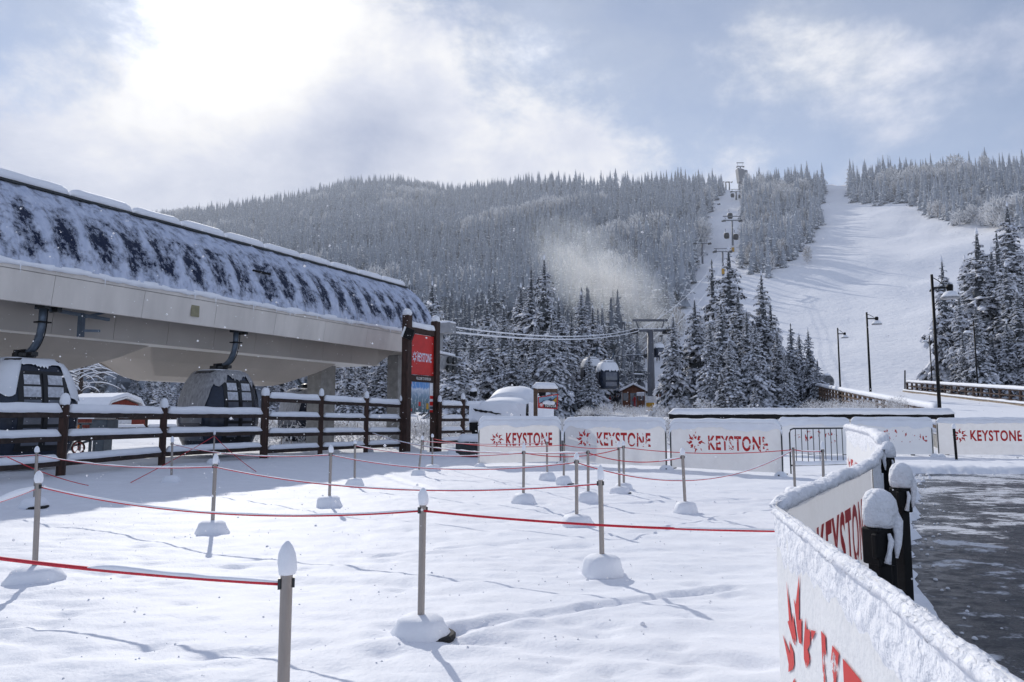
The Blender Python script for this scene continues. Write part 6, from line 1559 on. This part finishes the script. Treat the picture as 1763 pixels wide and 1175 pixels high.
# individuals: the nearest ones that the station does not hide
cnt = 0; rest = []
for j, i in enumerate(idx):
    vis = (uu[i] > 690) or (pv_[i] < 560)
    if cnt < nind and vis and -60 < uu[i] < 1800:
        side = 'left of the lift line' if uu[i] < 1200 else 'right of the lift line'
        tree(MID, MIDH, MTR, 'frosted spruce on the lower edge of the hillside forest ' + side, X[i], Y[i], Z[i] - .3, hts[j], 'spruces at the foot of the hillside forest ' + side); cnt += 1
    else: rest.append(j)
rest = np.array(rest); ii = idx[rest]
protos = bpy.data.collections.new('forest_kinds')
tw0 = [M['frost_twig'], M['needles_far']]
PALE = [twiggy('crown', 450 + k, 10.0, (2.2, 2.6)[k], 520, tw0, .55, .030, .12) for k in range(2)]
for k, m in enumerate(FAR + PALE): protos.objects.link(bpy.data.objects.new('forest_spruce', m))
me = bpy.data.meshes.new('forest'); me.vertices.add(len(ii)); me.vertices.foreach_set('co', np.stack([X[ii], Y[ii], Z[ii] - .3], -1).ravel())
sz_ = (hts[rest] / MIDH); wx_ = sz_ * rg.uniform(.85, 1.45, len(ii)); a = me.attributes.new('size', 'FLOAT_VECTOR', 'POINT'); a.data.foreach_set('vector', np.stack([wx_, wx_, sz_], -1).astype(np.float32).ravel())
a = me.attributes.new('turn', 'FLOAT', 'POINT'); a.data.foreach_set('value', rg.uniform(0, 6.28, len(ii)).astype(np.float32))
a = me.attributes.new('kind_index', 'INT', 'POINT'); kd_ = rg.integers(0, len(FAR), len(ii)); pale = fbm(X[ii] * .018 + 3, Y[ii] * .018, 123, 4) + rg.normal(0, .05, len(ii)); pale -= .05 * (uu[ii] > 1240); kd_[pale > .665] = len(FAR) + rg.integers(0, 2, int((pale > .665).sum())); a.data.foreach_set('value', kd_.astype(np.int32))
fo = bpy.data.objects.new('forest', me); C.objects.link(fo); tag(fo, 'dense frosted spruce forest covering the mountain side', 'forest', kind='stuff')
gn = bpy.data.node_groups.new('forest_scatter', 'GeometryNodeTree')
gn.interface.new_socket('Geometry', in_out='INPUT', socket_type='NodeSocketGeometry'); gn.interface.new_socket('Geometry', in_out='OUTPUT', socket_type='NodeSocketGeometry')
gi = gn.nodes.new('NodeGroupInput'); go = gn.nodes.new('NodeGroupOutput'); iop = gn.nodes.new('GeometryNodeInstanceOnPoints'); ci = gn.nodes.new('GeometryNodeCollectionInfo')
ci.inputs['Collection'].default_value = protos; ci.inputs['Separate Children'].default_value = True; ci.inputs['Reset Children'].default_value = True
def attr(nm, ty):
    n = gn.nodes.new('GeometryNodeInputNamedAttribute'); n.data_type = ty; n.inputs['Name'].default_value = nm; return n.outputs[0]
cx_ = gn.nodes.new('ShaderNodeCombineXYZ'); gn.links.new(attr('turn', 'FLOAT'), cx_.inputs[2])
gn.links.new(gi.outputs[0], iop.inputs['Points']); gn.links.new(ci.outputs[0], iop.inputs['Instance']); iop.inputs['Pick Instance'].default_value = True
gn.links.new(attr('kind_index', 'INT'), iop.inputs['Instance Index']); gn.links.new(cx_.outputs[0], iop.inputs['Rotation']); gn.links.new(attr('size', 'FLOAT_VECTOR'), iop.inputs['Scale'])
gn.links.new(iop.outputs[0], go.inputs[0])
md = fo.modifiers.new('scatter', 'NODES'); md.node_group = gn
print('forest', len(ii), 'individual', cnt, ntree)

# ---------------------------------------------------------------- frosted leafless trees and shrubs
tw_m = [M['frost_twig'], M['brown_twig']]
ASP = [twiggy('crown', 400 + k, 9.0, (2.0, 2.4, 1.8)[k], 900, tw_m, .55, .022, .16) for k in range(3)]
ATR = trunk_mesh('trunk', 7.0, .13, [M['frost_twig']])
def aspen(label, X, Y, Z, Ht, group):
    t = thing('frosted_aspen', label, 'tree', (X, Y, Z), random.uniform(0, 6), group); s = Ht / 9; t.scale = (s, s, s)
    a = bpy.data.objects.new('crown', random.choice(ASP)); C.objects.link(a); a.parent = t; b = bpy.data.objects.new('trunk', ATR); C.objects.link(b); b.parent = t
na = 0; tries = 0
zones = [((1280, 1400, 330, 470), 62, 'along the left edge of the ski run', 'frosted leafless aspen along the left edge of the ski run'), ((1475, 1600, 300, 350), 14, 'below the upper right forest', 'frosted leafless aspen at the upper right forest edge'), ((1590, 1700, 345, 385), 12, 'below the right forest edge', 'frosted leafless aspen low on the right forest edge'),
         ((1090, 1180, 540, 640), 10, 'near the lift line foot', 'frosted leafless tree at the foot of the lift line'), ((900, 1080, 350, 450), 14, 'in the middle forest', 'pale frosted tree within the middle of the forest')]
for (u0, u1, v0, v1), n, where, lab in zones:
    c_ = 0; tries = 0
    while c_ < n and tries < 60000:
        tries += 1
        t_ = math.atan2(random.uniform(u0, u1) - CX, F); r_ = random.uniform(150, 560); x, y = r_ * math.sin(t_), r_ * math.cos(t_); z = tz(x, y); pu_, pv2 = proj(x, y, z)
        if not (u0 < pu_ < u1 and v0 < pv2 < v1): continue
        if where.startswith('along') and not (pv2 > 478 - (pu_ - 1285) * .0 - 148 and pv2 < 482 and pu_ < 1412): continue
        if inpoly(np.array([pu_ + 6.]), np.array([pv2 - 2.]), RUN)[0] and random.random() < .8: continue
        aspen(lab, x, y, z - .2, random.uniform(6.5, 9.5), 'frosted leafless trees ' + where); c_ += 1
# creek side shrubs: brushwood too tangled to count, and separate bushes in front of it
SHR = [twiggy('shrub', 500 + k, 1.5, 1.25, 520, tw_m, .42, .030, .07) for k in range(3)]
def shrub(label, u, v, Y, s, group, cat='shrub'):
    p = at(u, v, Y); o = bpy.data.objects.new('frosted_shrub', random.choice(SHR)); C.objects.link(o); o.location = p; o.rotation_euler = (0, 0, random.uniform(0, 6)); o.scale = (s, s, s * random.uniform(.75, 1.1)); tag(o, label, cat, group)
for k in range(26): shrub('frosted shrub on the bank below the brown hut', random.uniform(1000, 1150), random.uniform(712, 724), random.uniform(48, 66), random.uniform(.35, .6), 'frosted shrubs on the bank below the hut')
for k in range(30): shrub('frosted shrub in the stream bed left of the ramp railing', random.uniform(1395, 1590), random.uniform(706, 714), random.uniform(36, 46), random.uniform(.35, .6), 'frosted shrubs beside the ramp')
for k in range(5): shrub('frosted shrub at the foot of the spruce clump left of the lamps', random.uniform(1150, 1400), random.uniform(708, 716), random.uniform(50, 64), random.uniform(.45, .8), 'frosted shrubs below the spruce clump')
V = []; Fl = []; Mi = []; r = np.random.default_rng(77)
for k in range(34000):
    y = r.uniform(38, 62); x = r.uniform(-.42, .12) * y if k % 3 else r.uniform(.05, .25) * y
    z = tz(x, y) if k % 13 == 0 or k == 0 else zz_
    zz_ = z
    c = np.array([x, y, max(z, -.6) + abs(r.normal(0, .2)) - .15]); g = r.normal(size=3) * .6 + np.array([0, 0, .8]); g /= np.linalg.norm(g); s = np.cross(g, r.normal(size=3)); s /= np.linalg.norm(s); w = r.uniform(.015, .05); L = r.uniform(.15, .5)
    o = len(V); V += [tuple(c - s * w), tuple(c + s * w), tuple(c + g * L + s * w * .3), tuple(c + g * L - s * w * .3)]; Fl.append((o, o + 1, o + 2, o + 3)); Mi.append(1 if r.random() < .05 else 0)
o = bpy.data.objects.new('brushwood', mesh_np('brushwood', V, Fl, Mi, tw_m)); C.objects.link(o); tag(o, 'frosted low brushwood along the creek behind the fences', 'brushwood', kind='stuff')
# bare snowy branches left of the barn
t = thing('bare_tree', 'leafless tree with snow on its bending branches left of the red barn', 'tree', at(135, 700, 60))
mb = MB(); b0 = t.location
r = np.random.default_rng(9); mbs = MB()
mb.tube([b0 - Vector((0, 0, 2)), b0 + Vector((.1, 0, 2)), b0 + Vector((.0, .2, 4.5))], [.2, .16, .05], 7)
for k in range(46):
    a = b0 + Vector((r.uniform(-.6, .6), r.uniform(-.5, .5), r.uniform(.6, 4.2))); d = Vector((r.uniform(-1, 1.3), r.uniform(-.6, .6), 0)); L = r.uniform(1.2, 3.2)
    pts = [a + d * L * q + Vector((0, 0, L * (.55 * q - .6 * q * q))) for q in np.linspace(0, 1, 7)]
    mb.tube(pts, [.05, .045, .04, .03, .025, .02, .012], 5); mbs.tube([p + Vector((0, 0, .05)) for p in pts], [.05, .06, .06, .055, .05, .04, .02], 5)
mb.build('branch', M['bark'], t, smooth=True); mbs.build('branch_snow', M['snow'], t, smooth=True)

# ---------------------------------------------------------------- falling snow, blowing snow
mf, nt, bf = newmat('translucent_snowflake'); bf.inputs['Base Color'].default_value = (.9, .92, .95, 1)
tr_ = nd(nt, 'ShaderNodeBsdfTranslucent'); tr_.inputs[0].default_value = (.95, .95, .97, 1); mxf = nd(nt, 'ShaderNodeMixShader'); mxf.inputs[0].default_value = .6
nt.links.new(bf.outputs[0], mxf.inputs[1]); nt.links.new(tr_.outputs[0], mxf.inputs[2]); nt.links.new(mxf.outputs[0], nt.nodes['Material Output'].inputs[0]); M['flake'] = mf
V = []; Fl = []; r = np.random.default_rng(3)
for k in range(4200):
    y = 2.2 + 22 * r.random() ** .8; x = r.uniform(-.78, .78) * y; z = H + r.uniform(-.45, .30) * y
    if z < .05: continue
    if x > .3 * y and r.random() < .55: continue
    s = r.uniform(.0024, .0062) * (1 + y * .05)
    o = len(V); V += [tuple(np.array([x, y, z]) + q * s) for q in OCT]; Fl += [tuple(i + o for i in f) for f in OCF]
o = bpy.data.objects.new('falling_snow', mesh_np('falling_snow', V, Fl, [0] * len(Fl), [M['flake']], [True] * len(Fl))); C.objects.link(o); tag(o, 'fine snowflakes drifting through the air over the plaza', 'snowflakes', kind='stuff')
def plume_mat():
    m = bpy.data.materials.new('blowing_snow'); m.use_nodes = True; nt = m.node_tree; nt.nodes.clear()
    tcn = nd(nt, 'ShaderNodeTexCoord'); n = nd(nt, 'ShaderNodeTexNoise'); n.inputs['Scale'].default_value = 2.0; n.inputs['Detail'].default_value = 2.5; n.inputs['Roughness'].default_value = .6; nt.links.new(tcn.outputs['Object'], n.inputs['Vector'])
    ln = nd(nt, 'ShaderNodeVectorMath', operation='LENGTH'); nt.links.new(tcn.outputs['Object'], ln.inputs[0])
    fall = ramp(nt, ln.outputs['Value'], [(.0, (1, 1, 1)), (.55, (.35, .35, .35)), (1., (0, 0, 0))])
    nz = ramp(nt, n.outputs['Fac'], [(.30, (0, 0, 0)), (.78, (1, 1, 1))])
    mu = nd(nt, 'ShaderNodeMath', operation='MULTIPLY'); nt.links.new(fall.outputs[0], mu.inputs[0]); nt.links.new(nz.outputs[0], mu.inputs[1])
    m2 = nd(nt, 'ShaderNodeMath', operation='MULTIPLY'); nt.links.new(mu.outputs[0], m2.inputs[0]); m2.inputs[1].default_value = PLUME_D
    v = nd(nt, 'ShaderNodeVolumeScatter'); v.inputs['Color'].default_value = (.88, .94, 1, 1); v.inputs['Anisotropy'].default_value = .5; nt.links.new(m2.outputs[0], v.inputs['Density'])
    o = nd(nt, 'ShaderNodeOutputMaterial'); nt.links.new(v.outputs[0], o.inputs['Volume']); return m
M['plume'] = plume_mat()
bm = bmesh.new(); bmesh.ops.create_icosphere(bm, subdivisions=3, radius=1.0); me = bpy.data.meshes.new('blowing_snow'); bm.to_mesh(me); bm.free(); me.materials.append(M['plume'])
for (u, v, Yq, sx0, sy0, sz0, ang, nm) in ((1042, 486, 150, 21, 10, 10.0, .66, 'blowing_snow'),):
    o = bpy.data.objects.new(nm, me); C.objects.link(o); o.location = at(u, v, Yq); o.scale = (sx0, sy0, sz0); o.rotation_euler = (0, ang, 0); tag(o, 'cloud of blowing snow drifting in front of the forest edge', 'snow cloud', kind='stuff')
# thin winter haze lying in the valley
hz = bpy.data.materials.new('valley_haze'); hz.use_nodes = True; nt = hz.node_tree; nt.nodes.clear()
v = nd(nt, 'ShaderNodeVolumeScatter'); v.inputs['Color'].default_value = (.93, .96, 1, 1); v.inputs['Density'].default_value = HAZE; v.inputs['Anisotropy'].default_value = .2
o = nd(nt, 'ShaderNodeOutputMaterial'); nt.links.new(v.outputs[0], o.inputs['Volume'])
mb = MB(); mb.box(-900, 900, 135, 1150, -20, 300); o = mb.build('haze', hz); tag(o, 'thin pale winter haze between the plaza and the mountain', 'haze', kind='stuff')
